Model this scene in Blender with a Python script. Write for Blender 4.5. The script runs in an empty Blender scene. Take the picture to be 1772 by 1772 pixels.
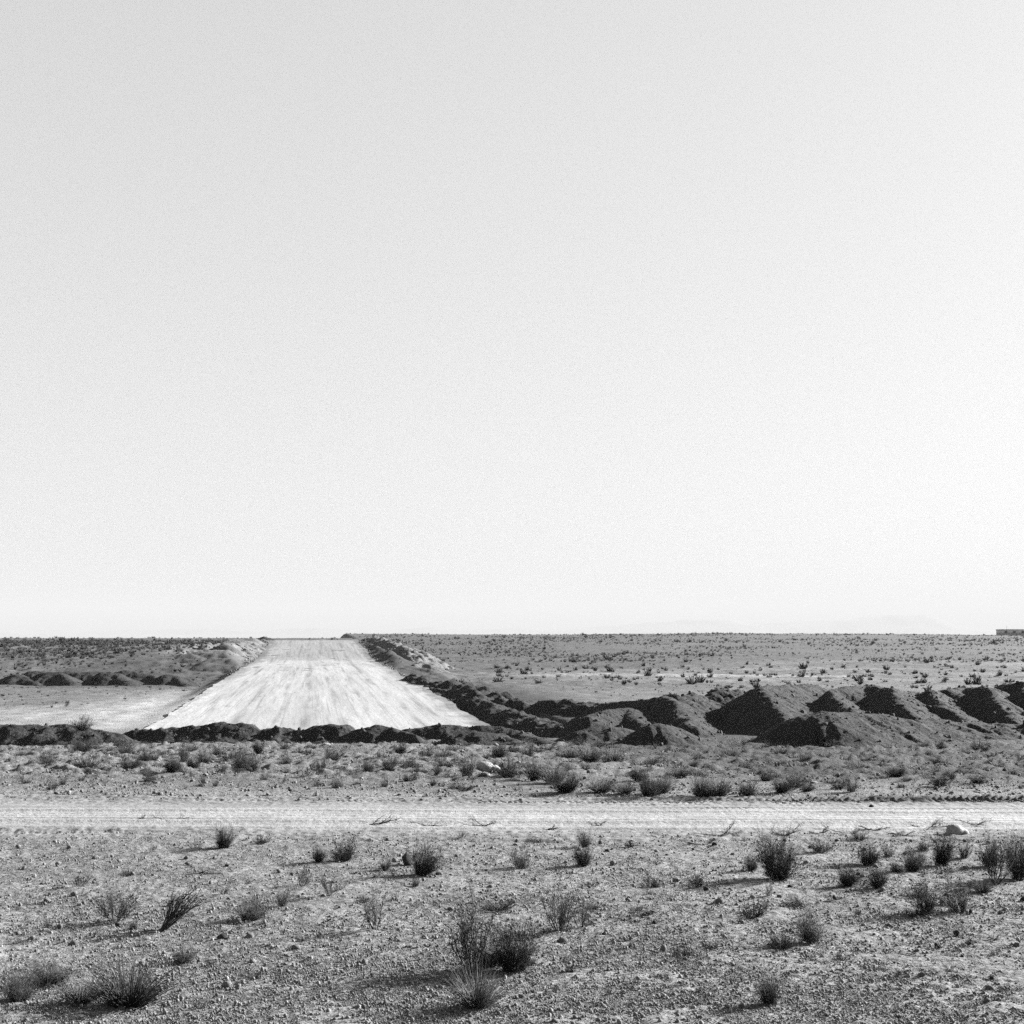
import bpy, math
import numpy as np

# ------------------------------------------------------------------ camera, sky, sun, exposure
scene = bpy.context.scene
COL = scene.collection
EYE = 3.0
FPX = 2413.0                      # focal length in photograph pixels (1772 wide)
PITCH = math.atan((1105 - 886) / FPX)

cam_d = bpy.data.cameras.new('camera')
cam_d.sensor_width = 36.0
cam_d.lens = FPX / 1772 * 36.0
cam_d.clip_start = 0.1
cam_d.clip_end = 80000
cam = bpy.data.objects.new('camera', cam_d)
COL.objects.link(cam)
cam.location = (0, 0, EYE)
cam.rotation_euler = (math.pi / 2 + PITCH, 0, 0)
scene.camera = cam

SUN_EL = math.radians(20.5)
SUN_AZ = math.radians(60)         # clockwise from the view direction (+Y)
SUN = np.array([math.sin(SUN_AZ) * math.cos(SUN_EL), math.cos(SUN_AZ) * math.cos(SUN_EL), math.sin(SUN_EL)])

world = bpy.data.worlds.new('World')
scene.world = world
world.use_nodes = True
wn = world.node_tree.nodes
wl = world.node_tree.links
wn.clear()
sky = wn.new('ShaderNodeTexSky')
sky.sky_type = 'NISHITA'
sky.sun_disc = False
sky.sun_elevation = SUN_EL
sky.sun_rotation = SUN_AZ
sky.air_density = 1.0
sky.dust_density = 2.0
sky.ozone_density = 1.0
bw = wn.new('ShaderNodeRGBToBW')           # black-and-white film
shoulder = wn.new('ShaderNodeMath')        # the film's flat response to a bright sky
shoulder.operation = 'POWER'
shoulder.inputs[1].default_value = 0.30
gain = wn.new('ShaderNodeMath')
gain.operation = 'MULTIPLY'
gain.inputs[1].default_value = 1.16
bg = wn.new('ShaderNodeBackground')
bg.inputs['Strength'].default_value = 0.05
wo = wn.new('ShaderNodeOutputWorld')
wl.new(sky.outputs[0], bw.inputs[0])
wl.new(bw.outputs[0], shoulder.inputs[0])
wl.new(shoulder.outputs[0], gain.inputs[0])
wl.new(gain.outputs[0], bg.inputs['Color'])
wl.new(bg.outputs[0], wo.inputs['Surface'])

sun_d = bpy.data.lights.new('sun', 'SUN')
sun_d.energy = 5.0
sun_d.angle = math.radians(0.55)
sun_d.color = (1.0, 1.0, 1.0)
sun = bpy.data.objects.new('sun', sun_d)
COL.objects.link(sun)
sun.location = (40, 30, 40)
sun.rotation_euler = (math.pi / 2 - SUN_EL, 0, math.pi - SUN_AZ)

vs = scene.view_settings
vs.view_transform = 'Standard'
vs.look = 'None'
vs.gamma = 1.0
vs.use_curve_mapping = False
vs.exposure = 3.2
scene.render.engine = 'CYCLES'
scene.cycles.use_denoising = False
scene.cycles.max_bounces = 4
scene.cycles.diffuse_bounces = 2
scene.cycles.volume_bounces = 0

# ------------------------------------------------------------------ helpers
rng = np.random.default_rng(7)


def _hash(ix, iy, seed):
    h = (ix.astype(np.int64) * 374761393 + iy.astype(np.int64) * 668265263 + seed * 1442695041) & 0xFFFFFFFF
    h = ((h ^ (h >> 13)) * 1274126177) & 0xFFFFFFFF
    h = h ^ (h >> 16)
    return (h & 0xFFFFFF) / float(0xFFFFFF)


def vnoise(x, y, seed=0):
    ix = np.floor(x); iy = np.floor(y)
    fx = x - ix; fy = y - iy
    fx = fx * fx * (3 - 2 * fx); fy = fy * fy * (3 - 2 * fy)
    a = _hash(ix, iy, seed); b = _hash(ix + 1, iy, seed)
    c = _hash(ix, iy + 1, seed); d = _hash(ix + 1, iy + 1, seed)
    return ((a + (b - a) * fx) * (1 - fy) + (c + (d - c) * fx) * fy) * 2 - 1


def fbm(x, y, seed=0, octaves=4, gain=0.5):
    s = np.zeros_like(x, dtype=float); a = 1.0; t = 0.0
    for o in range(octaves):
        s += a * vnoise(x * 2.03 ** o + 17.3 * o, y * 2.03 ** o - 9.1 * o, seed + o * 13)
        t += a; a *= gain
    return s / t


def sstep(a, b, x):
    t = np.clip((x - a) / (b - a), 0, 1)
    return t * t * (3 - 2 * t)


def smooth_interp(x, xs, ys):
    return np.interp(x, xs, ys)


def ray(px, py):
    cx, cy = (px - 886) / FPX, -(py - 886) / FPX
    cp, sp = math.cos(PITCH), math.sin(PITCH)
    return np.array([cx, cp - cy * sp, sp + cy * cp])


def at(px, py, dist):
    """World point seen at a photograph pixel at a forward distance."""
    d = ray(px, py)
    k = dist / d[1]
    return np.array([d[0] * k, dist, EYE + d[2] * k])


# ------------------------------------------------------------------ the lie of the land
ROAD_Y = (57.0, 243.0)
ROAD_HALF = 7.5


def road_x(y):
    return -7.9 - 0.1434 * (y - 59.0)


def road_z(y):
    z = smooth_interp(y, [40, 59, 100, 177, 190, 241, 252], [-0.9, -0.84, -0.48, 0.2, 0.62, 2.66, 2.72])
    return z


_LY = np.array([-50, 0, 28, 36, 45, 60, 100, 125, 140, 160, 185, 220, 260, 320, 350, 500, 900, 30000])
_LZ = np.array([0, 0, 0.0, -0.1, -0.38, -0.9, -1.0, -1.0, -0.5, 0.8, 2.15, 2.65, 2.9, 3.05, 2.9, -1.0, -15, -15])
_RY = np.array([-50, 0, 28, 36, 45, 60, 100, 150, 200, 240, 300, 400, 500, 600, 660, 800, 1100, 30000])
_RZ = np.array([0, 0, 0.0, -0.1, -0.36, -0.8, -1.0, -1.0, -0.95, -0.75, 0.15, 2.0, 3.55, 4.9, 5.0, 2, -15, -15])


def H(x, y):
    x = np.asarray(x, float); y = np.asarray(y, float)
    yy = y + 6 * fbm(x / 60, y / 60, 5, 2) * sstep(120, 220, y)
    zl = smooth_interp(yy, _LY, _LZ)
    zr = smooth_interp(yy, _RY, _RZ)
    u = x - road_x(y)
    w = sstep(7, 15, u)
    z = zl * (1 - w) + zr * w
    # shallow wash and swells
    amp = 0.05 + 0.10 * sstep(60, 200, y)
    z = z + amp * fbm(x / 5.0, y / 5.0, 11, 3) + 0.6 * sstep(300, 600, y) * fbm(x / 90, y / 90, 12, 2) * w
    z = z - 0.55 * sstep(0.0, 1.0, (x - 120) / 160) * sstep(350, 550, y)
    # road corridor, cut into the rise
    rz = road_z(y) - 0.03
    wy = sstep(54, 60, y) * (1 - sstep(243, 258, y))
    side = 1.6 + 1.3 * np.abs(z - rz)
    k = (1 - sstep(0, 1, (np.abs(u) - ROAD_HALF) / side)) * wy
    z = z * (1 - k) + rz * k
    # ditch along the far side of the road
    hw = 0.9 + 1.6 * (1 - sstep(54, 66, y))
    dv = np.abs(u - 8.9 - 1.0 * (1 - sstep(54, 66, y)))
    z = z - 1.25 * (1 - sstep(hw, hw + 1.9, dv)) * sstep(49.5, 54, y) * (1 - sstep(98, 125, y)) * sstep(7.2, 7.9, u)
    # dirt track crossing in front
    tc = track_c(x)
    k2 = 1 - sstep(1.9, 3.4, np.abs(y - tc))
    z = z * (1 - 0.7 * k2) + 0.7 * k2 * (-0.05)
    return z


def track_c(x):
    return 24.2 - 0.028 * x + 0.12 * np.sin(x / 7.0)


def H1(x, y):
    return float(H(np.array([x]), np.array([y]))[0])


def ground(px, py, lo=4.0, hi=900.0):
    """Where the sight line through a photograph pixel meets the ground."""
    d = ray(px, py)
    ys = np.geomspace(lo, hi, 4000)
    zs = EYE + d[2] * ys / d[1]
    hs = H(d[0] * ys / d[1], ys)
    below = np.nonzero(zs <= hs)[0]
    if len(below) == 0:
        return at(px, py, 330.0)
    i = below[0]
    y = ys[i]
    return np.array([d[0] * y / d[1], y, hs[i]])


# ------------------------------------------------------------------ materials
def new_mat(name):
    m = bpy.data.materials.new(name)
    m.use_nodes = True
    n = m.node_tree.nodes
    n.clear()
    out = n.new('ShaderNodeOutputMaterial')
    bs = n.new('ShaderNodeBsdfPrincipled')
    bs.inputs['Roughness'].default_value = 0.95
    bs.inputs['Specular IOR Level'].default_value = 0.05
    m.node_tree.links.new(bs.outputs[0], out.inputs['Surface'])
    return m, n, m.node_tree.links, bs


def math_node(n, l, op, a, b=None, clamp=False):
    k = n.new('ShaderNodeMath'); k.operation = op; k.use_clamp = clamp
    for i, v in enumerate((a, b)):
        if v is None:
            continue
        if isinstance(v, (int, float)):
            k.inputs[i].default_value = v
        else:
            l.new(v, k.inputs[i])
    return k.outputs[0]


def noise_node(n, l, vec, scale, detail=3, rough=0.6):
    k = n.new('ShaderNodeTexNoise')
    k.inputs['Scale'].default_value = scale
    k.inputs['Detail'].default_value = detail
    k.inputs['Roughness'].default_value = rough
    if vec is not None:
        l.new(vec, k.inputs['Vector'])
    return k.outputs['Fac']


def remap(n, l, v, a, b, c, d):
    k = n.new('ShaderNodeMapRange')
    k.clamp = True
    l.new(v, k.inputs['Value'])
    for i, q in zip(('From Min', 'From Max', 'To Min', 'To Max'), (a, b, c, d)):
        k.inputs[i].default_value = q
    return k.outputs[0]


def earth_material(name, fixed=None, fine=14.0, bump=0.05, speck=0.45, stones=0.0):
    """Dry soil: albedo from the tone attribute (or one value), mottled, with small relief."""
    m, n, l, bs = new_mat(name)
    co = n.new('ShaderNodeTexCoord').outputs['Object']
    if fixed is None:
        a = n.new('ShaderNodeAttribute'); a.attribute_name = 'tone'
        base = a.outputs['Fac']
    else:
        v = n.new('ShaderNodeValue'); v.outputs[0].default_value = fixed
        base = v.outputs[0]
    big = noise_node(n, l, co, 0.9, 4, 0.6)
    sm = noise_node(n, l, co, fine, 4, 0.7)
    t = math_node(n, l, 'MULTIPLY', base, remap(n, l, big, 0.25, 0.75, 0.78, 1.22))
    t = math_node(n, l, 'MULTIPLY', t, remap(n, l, sm, 0.3, 0.7, 1 - speck, 1 + speck))
    if stones > 0:
        vo = n.new('ShaderNodeTexVoronoi'); vo.inputs['Scale'].default_value = 9.0
        l.new(co, vo.inputs['Vector'])
        sp = remap(n, l, vo.outputs['Distance'], 0.10, 0.17, 1.0, 0.0)
        sepc = n.new('ShaderNodeSeparateColor'); l.new(vo.outputs['Color'], sepc.inputs[0])
        pick = remap(n, l, sepc.outputs[0], 0.70, 0.72, 0.0, 1.0)
        sp = math_node(n, l, 'MULTIPLY', sp, pick)
        t = math_node(n, l, 'ADD', t, math_node(n, l, 'MULTIPLY', sp, stones))
    l.new(t, bs.inputs['Base Color'])
    b = n.new('ShaderNodeBump')
    b.inputs['Strength'].default_value = 1.0
    b.inputs['Distance'].default_value = bump
    hgt = noise_node(n, l, co, fine * 0.8, 5, 0.65)
    l.new(hgt, b.inputs['Height'])
    l.new(b.outputs[0], bs.inputs['Normal'])
    return m


def flat_material(name, value, vary=0.25, scale=6.0, bump=0.0, trans=0.0):
    m, n, l, bs = new_mat(name)
    co = n.new('ShaderNodeTexCoord').outputs['Object']
    oi = n.new('ShaderNodeObjectInfo')
    f = noise_node(n, l, co, scale, 3, 0.6)
    t = remap(n, l, f, 0.3, 0.7, value * (1 - vary), value * (1 + vary))
    t = math_node(n, l, 'MULTIPLY', t, remap(n, l, oi.outputs['Random'], 0, 1, 0.82, 1.2))
    l.new(t, bs.inputs['Base Color'])
    if trans:
        tr = n.new('ShaderNodeBsdfTranslucent'); l.new(t, tr.inputs['Color'])
        mx = n.new('ShaderNodeMixShader'); mx.inputs[0].default_value = trans
        l.new(bs.outputs[0], mx.inputs[1]); l.new(tr.outputs[0], mx.inputs[2])
        l.new(mx.outputs[0], [q for q in n if q.type == 'OUTPUT_MATERIAL'][0].inputs['Surface'])
    if bump:
        b = n.new('ShaderNodeBump'); b.inputs['Distance'].default_value = bump
        l.new(noise_node(n, l, co, scale * 2, 5, 0.6), b.inputs['Height'])
        l.new(b.outputs[0], bs.inputs['Normal'])
    return m


M_EARTH = earth_material('dry_earth', None, fine=15.0, bump=0.05, speck=0.5)
M_TRACK = earth_material('track_dust', None, fine=16.0, bump=0.02, speck=0.22)
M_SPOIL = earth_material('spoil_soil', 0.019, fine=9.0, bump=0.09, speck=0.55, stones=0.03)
M_BANK = earth_material('bank_soil', 0.06, fine=6.0, bump=0.10, speck=0.5)
M_TWIG = flat_material('twig_grey', 0.042, trans=0.3)
M_DARK = flat_material('twig_dark', 0.023, trans=0.2)
M_PALE = flat_material('grass_pale', 0.125, trans=0.5)
M_WOOD = flat_material('dead_wood', 0.03)
M_BLEACH = flat_material('bleached_wood', 0.16)
M_FAR = flat_material('far_scrub', 0.028)
M_STONE = flat_material('stone_grey', 0.085, 0.35, 8.0, 0.01)
M_DSTONE = flat_material('stone_dark', 0.025, 0.4, 8.0, 0.01)
M_WHITE = flat_material('white_stone', 0.185, 0.35, 7.0, 0.05)
M_WALL = flat_material('building_wall', 0.45, 0.15, 1.5, 0.0)
M_MOUNT = flat_material('mountain_rock', 0.12, 0.3, 0.001, 0.0)


def road_material():
    m, n, l, bs = new_mat('graded_gravel')
    a = n.new('ShaderNodeAttribute'); a.attribute_name = 'tone'
    uv = n.new('ShaderNodeAttribute'); uv.attribute_name = 'along'
    def layer(sx, sy, scale, detail, rough, lo, hi, dark, light):
        mp = n.new('ShaderNodeMapping')
        mp.inputs['Scale'].default_value = (sx, sy, 1.0)
        l.new(uv.outputs['Vector'], mp.inputs['Vector'])
        return remap(n, l, noise_node(n, l, mp.outputs[0], scale, detail, rough), lo, hi, dark, light)
    t = a.outputs['Fac']
    for q in (layer(0.55, 0.03, 1.0, 5, 0.6, 0.36, 0.60, 0.86, 1.05),      # broad passes of the grader
              layer(2.6, 0.035, 1.0, 6, 0.66, 0.40, 0.48, 0.86, 1.02),      # wheel streaks
              layer(11.0, 0.035, 1.0, 3, 0.6, 0.36, 0.42, 0.74, 1.0),        # thin scratches
              layer(1.6, 0.20, 1.3, 9, 0.78, 0.37, 0.43, 0.66, 1.0),       # scattered clods and stains
              layer(7.0, 2.0, 1.0, 4, 0.7, 0.40, 0.60, 0.92, 1.06)):       # grain
        t = math_node(n, l, 'MULTIPLY', t, q)
    l.new(t, bs.inputs['Base Color'])
    b = n.new('ShaderNodeBump'); b.inputs['Distance'].default_value = 0.03
    l.new(noise_node(n, l, uv.outputs['Vector'], 6.0, 5, 0.6), b.inputs['Height'])
    l.new(b.outputs[0], bs.inputs['Normal'])
    return m


M_ROAD = road_material()


# ------------------------------------------------------------------ mesh helpers
def mesh_from(name, V, F, mat, tone=None, smooth=True, along=None):
    me = bpy.data.meshes.new(name)
    V = np.asarray(V, np.float32); F = np.asarray(F, np.int32)
    k = F.shape[1]
    me.vertices.add(len(V)); me.vertices.foreach_set('co', V.ravel())
    me.loops.add(F.size); me.loops.foreach_set('vertex_index', F.ravel())
    me.polygons.add(len(F))
    me.polygons.foreach_set('loop_start', np.arange(0, F.size, k, dtype=np.int32))
    me.polygons.foreach_set('loop_total', np.full(len(F), k, np.int32))
    if smooth:
        me.polygons.foreach_set('use_smooth', np.ones(len(F), bool))
    me.update(calc_edges=True)
    me.validate()
    if tone is not None:
        at_ = me.attributes.new('tone', 'FLOAT', 'POINT')
        at_.data.foreach_set('value', np.asarray(tone, np.float32))
    if along is not None:
        at_ = me.attributes.new('along', 'FLOAT_VECTOR', 'POINT')
        at_.data.foreach_set('vector', np.asarray(along, np.float32).ravel())
    if mat is not None:
        me.materials.append(mat)
    return me


def grid_faces(nr, nc, keep=None):
    i = np.arange(nr * nc).reshape(nr, nc)
    F = np.stack([i[:-1, :-1], i[:-1, 1:], i[1:, 1:], i[1:, :-1]], -1).reshape(-1, 4)
    if keep is not None:
        F = F[keep.ravel()]
    return F


def compact(V, F, *extra):
    used = np.unique(F)
    remap_ = np.full(len(V), -1, np.int64); remap_[used] = np.arange(len(used))
    return (V[used], remap_[F]) + tuple(e[used] for e in extra)


def link(name, me, parent=None, loc=None, **props):
    o = bpy.data.objects.new(name, me)
    COL.objects.link(o)
    if parent is not None:
        o.parent = parent
    if loc is not None:
        o.location = loc
    for k, v in props.items():
        o[k] = v
    return o


def tubes(P, Rr, sides=3):
    """P (n,k,3) centre lines, Rr (n,k) radii -> one mesh's vertices and quads."""
    n, k, _ = P.shape
    T = np.gradient(P, axis=1)
    T /= np.linalg.norm(T, axis=2, keepdims=True) + 1e-9
    ref = np.where(np.abs(T[..., 2:3]) > 0.9, np.array([1.0, 0, 0]), np.array([0, 0, 1.0]))
    A = np.cross(T, ref); A /= np.linalg.norm(A, axis=2, keepdims=True) + 1e-9
    B = np.cross(T, A)
    ang = np.arange(sides) * 2 * math.pi / sides
    V = (P[:, :, None, :] + Rr[:, :, None, None] * (np.cos(ang)[None, None, :, None] * A[:, :, None, :] + np.sin(ang)[None, None, :, None] * B[:, :, None, :]))
    idx = np.arange(n * k * sides).reshape(n, k, sides)
    a = idx[:, :-1, :]; b = np.roll(a, -1, axis=2); c = np.roll(idx[:, 1:, :], -1, axis=2); d = idx[:, 1:, :]
    F = np.stack([a, b, c, d], -1).reshape(-1, 4)
    return V.reshape(-1, 3), F


def join_vf(parts):
    Vs, Fs, o = [], [], 0
    for V, F in parts:
        Vs.append(V); Fs.append(F + o); o += len(V)
    return np.concatenate(Vs), np.concatenate(Fs)


# ------------------------------------------------------------------ ground sheet
def inside(px_poly, X, Y, soft=1.5):
    """Soft mask of a patch of land whose outline is given by ground points (x, y)."""
    poly = np.asarray(px_poly)
    x0, y0 = poly[:, 0], poly[:, 1]
    x1, y1 = np.roll(x0, -1), np.roll(y0, -1)
    ins = np.zeros(X.shape, bool)
    dist = np.full(X.shape, 1e9)
    for a, b, c, d in zip(x0, y0, x1, y1):
        cond = ((b > Y) != (d > Y)) & (X < (c - a) * (Y - b) / (d - b + 1e-12) + a)
        ins ^= cond
        L2 = (c - a) ** 2 + (d - b) ** 2 + 1e-9
        t = np.clip(((X - a) * (c - a) + (Y - b) * (d - b)) / L2, 0, 1)
        dist = np.minimum(dist, np.hypot(X - a - t * (c - a), Y - b - t * (d - b)))
    s = np.where(ins, dist, -dist)
    return sstep(-soft, soft, s)


def gpoly(pts):
    return [tuple(ground(px, py, 30.0)[:2]) for px, py in pts]


PAD = gpoly([(-60, 1230), (60, 1224), (130, 1228), (210, 1214), (290, 1201), (345, 1192), (392, 1186), (470, 1178), (470, 1215), (470, 1262), (60, 1262), (-60, 1262)])
FLAT1 = gpoly([(850, 1165), (960, 1159), (1110, 1159), (1250, 1150), (1420, 1141), (1600, 1143), (1900, 1141), (1900, 1195), (1400, 1188), (1100, 1181), (930, 1178)])
FLAT2 = gpoly([(830, 1172), (980, 1166), (1200, 1166), (1500, 1170), (1500, 1173), (1150, 1170), (960, 1171)])
RIGHTDARK = [(5, 31), (14, 29.0), (40, 28.6), (60, 70), (-0.5, 70), (0.4, 52), (1.5, 46), (2.5, 38)]


def tone_field(X, Y):
    n1 = fbm(X / 3.0, Y / 3.0, 21, 4)
    n2 = fbm(X / 14.0, Y / 14.0, 22, 3)
    T = 0.127 - 0.032 * sstep(25.5, 31, Y)
    T = T * (1 + 0.11 * n1 + 0.10 * n2)
    u = X - road_x(Y)
    left = 1 - sstep(8, 22, u)
    # far slopes
    far = sstep(95, 140, Y)
    T = T * (1 - far) + far * (0.072 * left + 0.058 * (1 - left)) * (1 + 0.16 * n2 + 0.15 * n1)
    # graded pale pad beside the road
    k = inside(PAD, X, Y, 5.0) * (0.86 + 0.35 * fbm(X / 7, Y / 5.0, 23, 4) + 0.45 * fbm((u + 0.00012 * (Y - 60) ** 2 * 12) / 1.6, Y / 30.0, 63, 4))
    k = np.clip(k, 0, 1)
    T = T * (1 - k) + 0.22 * k
    # pale wash on the plain
    k = np.clip(inside(FLAT1, X, Y, 10.0) * (0.55 + 0.9 * fbm(X / 20, Y / 9.0, 24, 4)), 0, 1)
    T = T * (1 - k) + 0.118 * k
    k = np.clip(inside(FLAT2, X, Y, 3.0) * (0.7 + 0.9 * fbm(X / 12, Y / 3.0, 25, 3)), 0, 1)
    T = T * (1 - k) + 0.18 * k
    # darker disturbed soil round the heaps; next come two darker roadside bands
    k = inside(RIGHTDARK, X + 1.5 * fbm(X / 3, Y / 3, 26, 3), Y, 2.5)
    T = T * (1 - k) + 0.037 * k * (1 + 0.3 * n1)
    k = sstep(7.2, 8.2, u) * (1 - sstep(14, 19, u)) * sstep(50, 56, Y) * (1 - sstep(110, 135, Y))  # dark spoil, with the ditch's shade painted into the tone
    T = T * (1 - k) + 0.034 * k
    k = sstep(7.2, 8.0, u) * (1 - sstep(12, 14, u)) * sstep(100, 120, Y) * (1 - sstep(236, 246, Y))  # darker band beside the far stretch of road
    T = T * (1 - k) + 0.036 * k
    # tracked dark earth on the other verge of the road
    k = sstep(-30, -22, u) * (1 - sstep(-9, -7, u)) * sstep(108, 122, Y) * (1 - sstep(150, 175, Y))
    T = T * (1 - 0.32 * k)
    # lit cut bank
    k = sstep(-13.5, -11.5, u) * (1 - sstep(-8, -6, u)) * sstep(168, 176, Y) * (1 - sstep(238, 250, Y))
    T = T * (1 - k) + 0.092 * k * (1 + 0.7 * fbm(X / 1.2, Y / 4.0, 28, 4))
    # wind-combed mottling of the bare flats
    T = T * (1 + sstep(55, 75, Y) * (0.22 * fbm(X / 1.2, Y / 5.0, 29, 4) + 0.20 * fbm(X / 0.35, Y / 1.6, 30, 3)))
    # the crossing track
    e = np.abs(Y - track_c(X) + 0.1) + 0.35 * fbm(X / 1.7, Y * 1.2, 27, 3)
    k = 1 - sstep(1.0, 2.2, e)
    T = T * (1 - k) + 0.205 * k
    # smoother pale verge
    k = (1 - sstep(2.0, 4.2, np.abs(Y - track_c(X) - 0.6))) * 0.35 * (1 - sstep(2, 8, X))
    T = T * (1 - k) + 0.165 * k
    return np.clip(T * 0.665, 0.012, 0.6)


def build_ground():
    d1 = np.linspace(3, 9, 30, endpoint=False)
    d2 = 1 / np.linspace(1 / 9.0, 1 / 60.0, 560, endpoint=False)
    d3 = np.geomspace(60, 330, 400, endpoint=False)
    d4 = np.geomspace(330, 900, 60, endpoint=False)
    d5 = np.geomspace(900, 27000, 26)
    D = np.concatenate([d1, d2, d3, d4, d5])
    t1 = np.linspace(-0.44, 0.44, 660)
    o = 0.44 + np.geomspace(0.004, 0.9, 40)
    Tn = np.concatenate([-o[::-1], t1, o])
    X = D[:, None] * Tn[None, :]
    Y = np.repeat(D[:, None], len(Tn), 1)
    Z = H(X, Y)
    # small relief: stony crust near by, hummocks in the strip before the berm
    near = 1 - sstep(40, 75, Y)
    on_track = 1 - sstep(1.4, 2.4, np.abs(Y - track_c(X)))
    Z = Z + near * (1 - 0.85 * on_track) * (0.022 * fbm(X / 0.11, Y / 0.11, 31, 3) + 0.022 * fbm(X / 0.7, Y / 0.7, 32, 3))
    strip = sstep(29, 33, Y) * (1 - sstep(46, 52, Y))
    hm = fbm(X / 1.1, Y / 0.8, 33, 3)
    Z = Z + strip * (0.10 * np.clip(hm, 0, 1) + 0.13 * fbm(X / 0.30, Y / 0.26, 34, 4)) * (1 + 0.15 * sstep(6, 12, X))
    Z = Z + sstep(100, 140, Y) * (1 - sstep(260, 330, Y)) * 0.16 * fbm(X / 1.3, Y / 1.6, 35, 4)
    Z = Z + sstep(58, 66, Y) * (1 - sstep(130, 160, Y)) * 0.07 * fbm(X / 1.0, Y / 1.3, 37, 4) * sstep(8.3, 10, np.abs(X - road_x(Y)))
    u = X - road_x(Y)
    gul = sstep(-19, -16, u) * (1 - sstep(-14, -12, u)) * sstep(165, 172, Y) * (1 - sstep(190, 200, Y))
    Z = Z - gul * 1.1 * np.abs(vnoise(X / 1.1 + Y / 9.0, Y / 14.0, 36))
    Z = Z - 0.02 * (1 - sstep(2.9, 3.2, np.abs(Y - track_c(X)))) * (1 - sstep(17, 19, np.abs(X)))
    bank = sstep(-19, -15, u) * (1 - sstep(-8.6, -8.0, u)) * sstep(128, 150, Y) * (1 - sstep(240, 250, Y))
    Z = Z + bank * (0.55 * fbm(X / 2.2, Y / 3.5, 38, 4) - 0.7 * np.clip(fbm((Y + 0.4 * u) / 2.6, u / 9.0, 39, 3), 0, 1))
    bank = sstep(8.0, 9.0, u) * (1 - sstep(14, 17, u)) * sstep(105, 125, Y) * (1 - sstep(240, 250, Y))
    Z = Z + bank * (0.45 * fbm(X / 1.8, Y / 3.0, 40, 4))
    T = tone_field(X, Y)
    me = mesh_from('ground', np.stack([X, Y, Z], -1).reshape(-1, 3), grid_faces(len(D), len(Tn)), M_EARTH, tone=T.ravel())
    link('ground', me, kind='structure')


build_ground()


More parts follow.
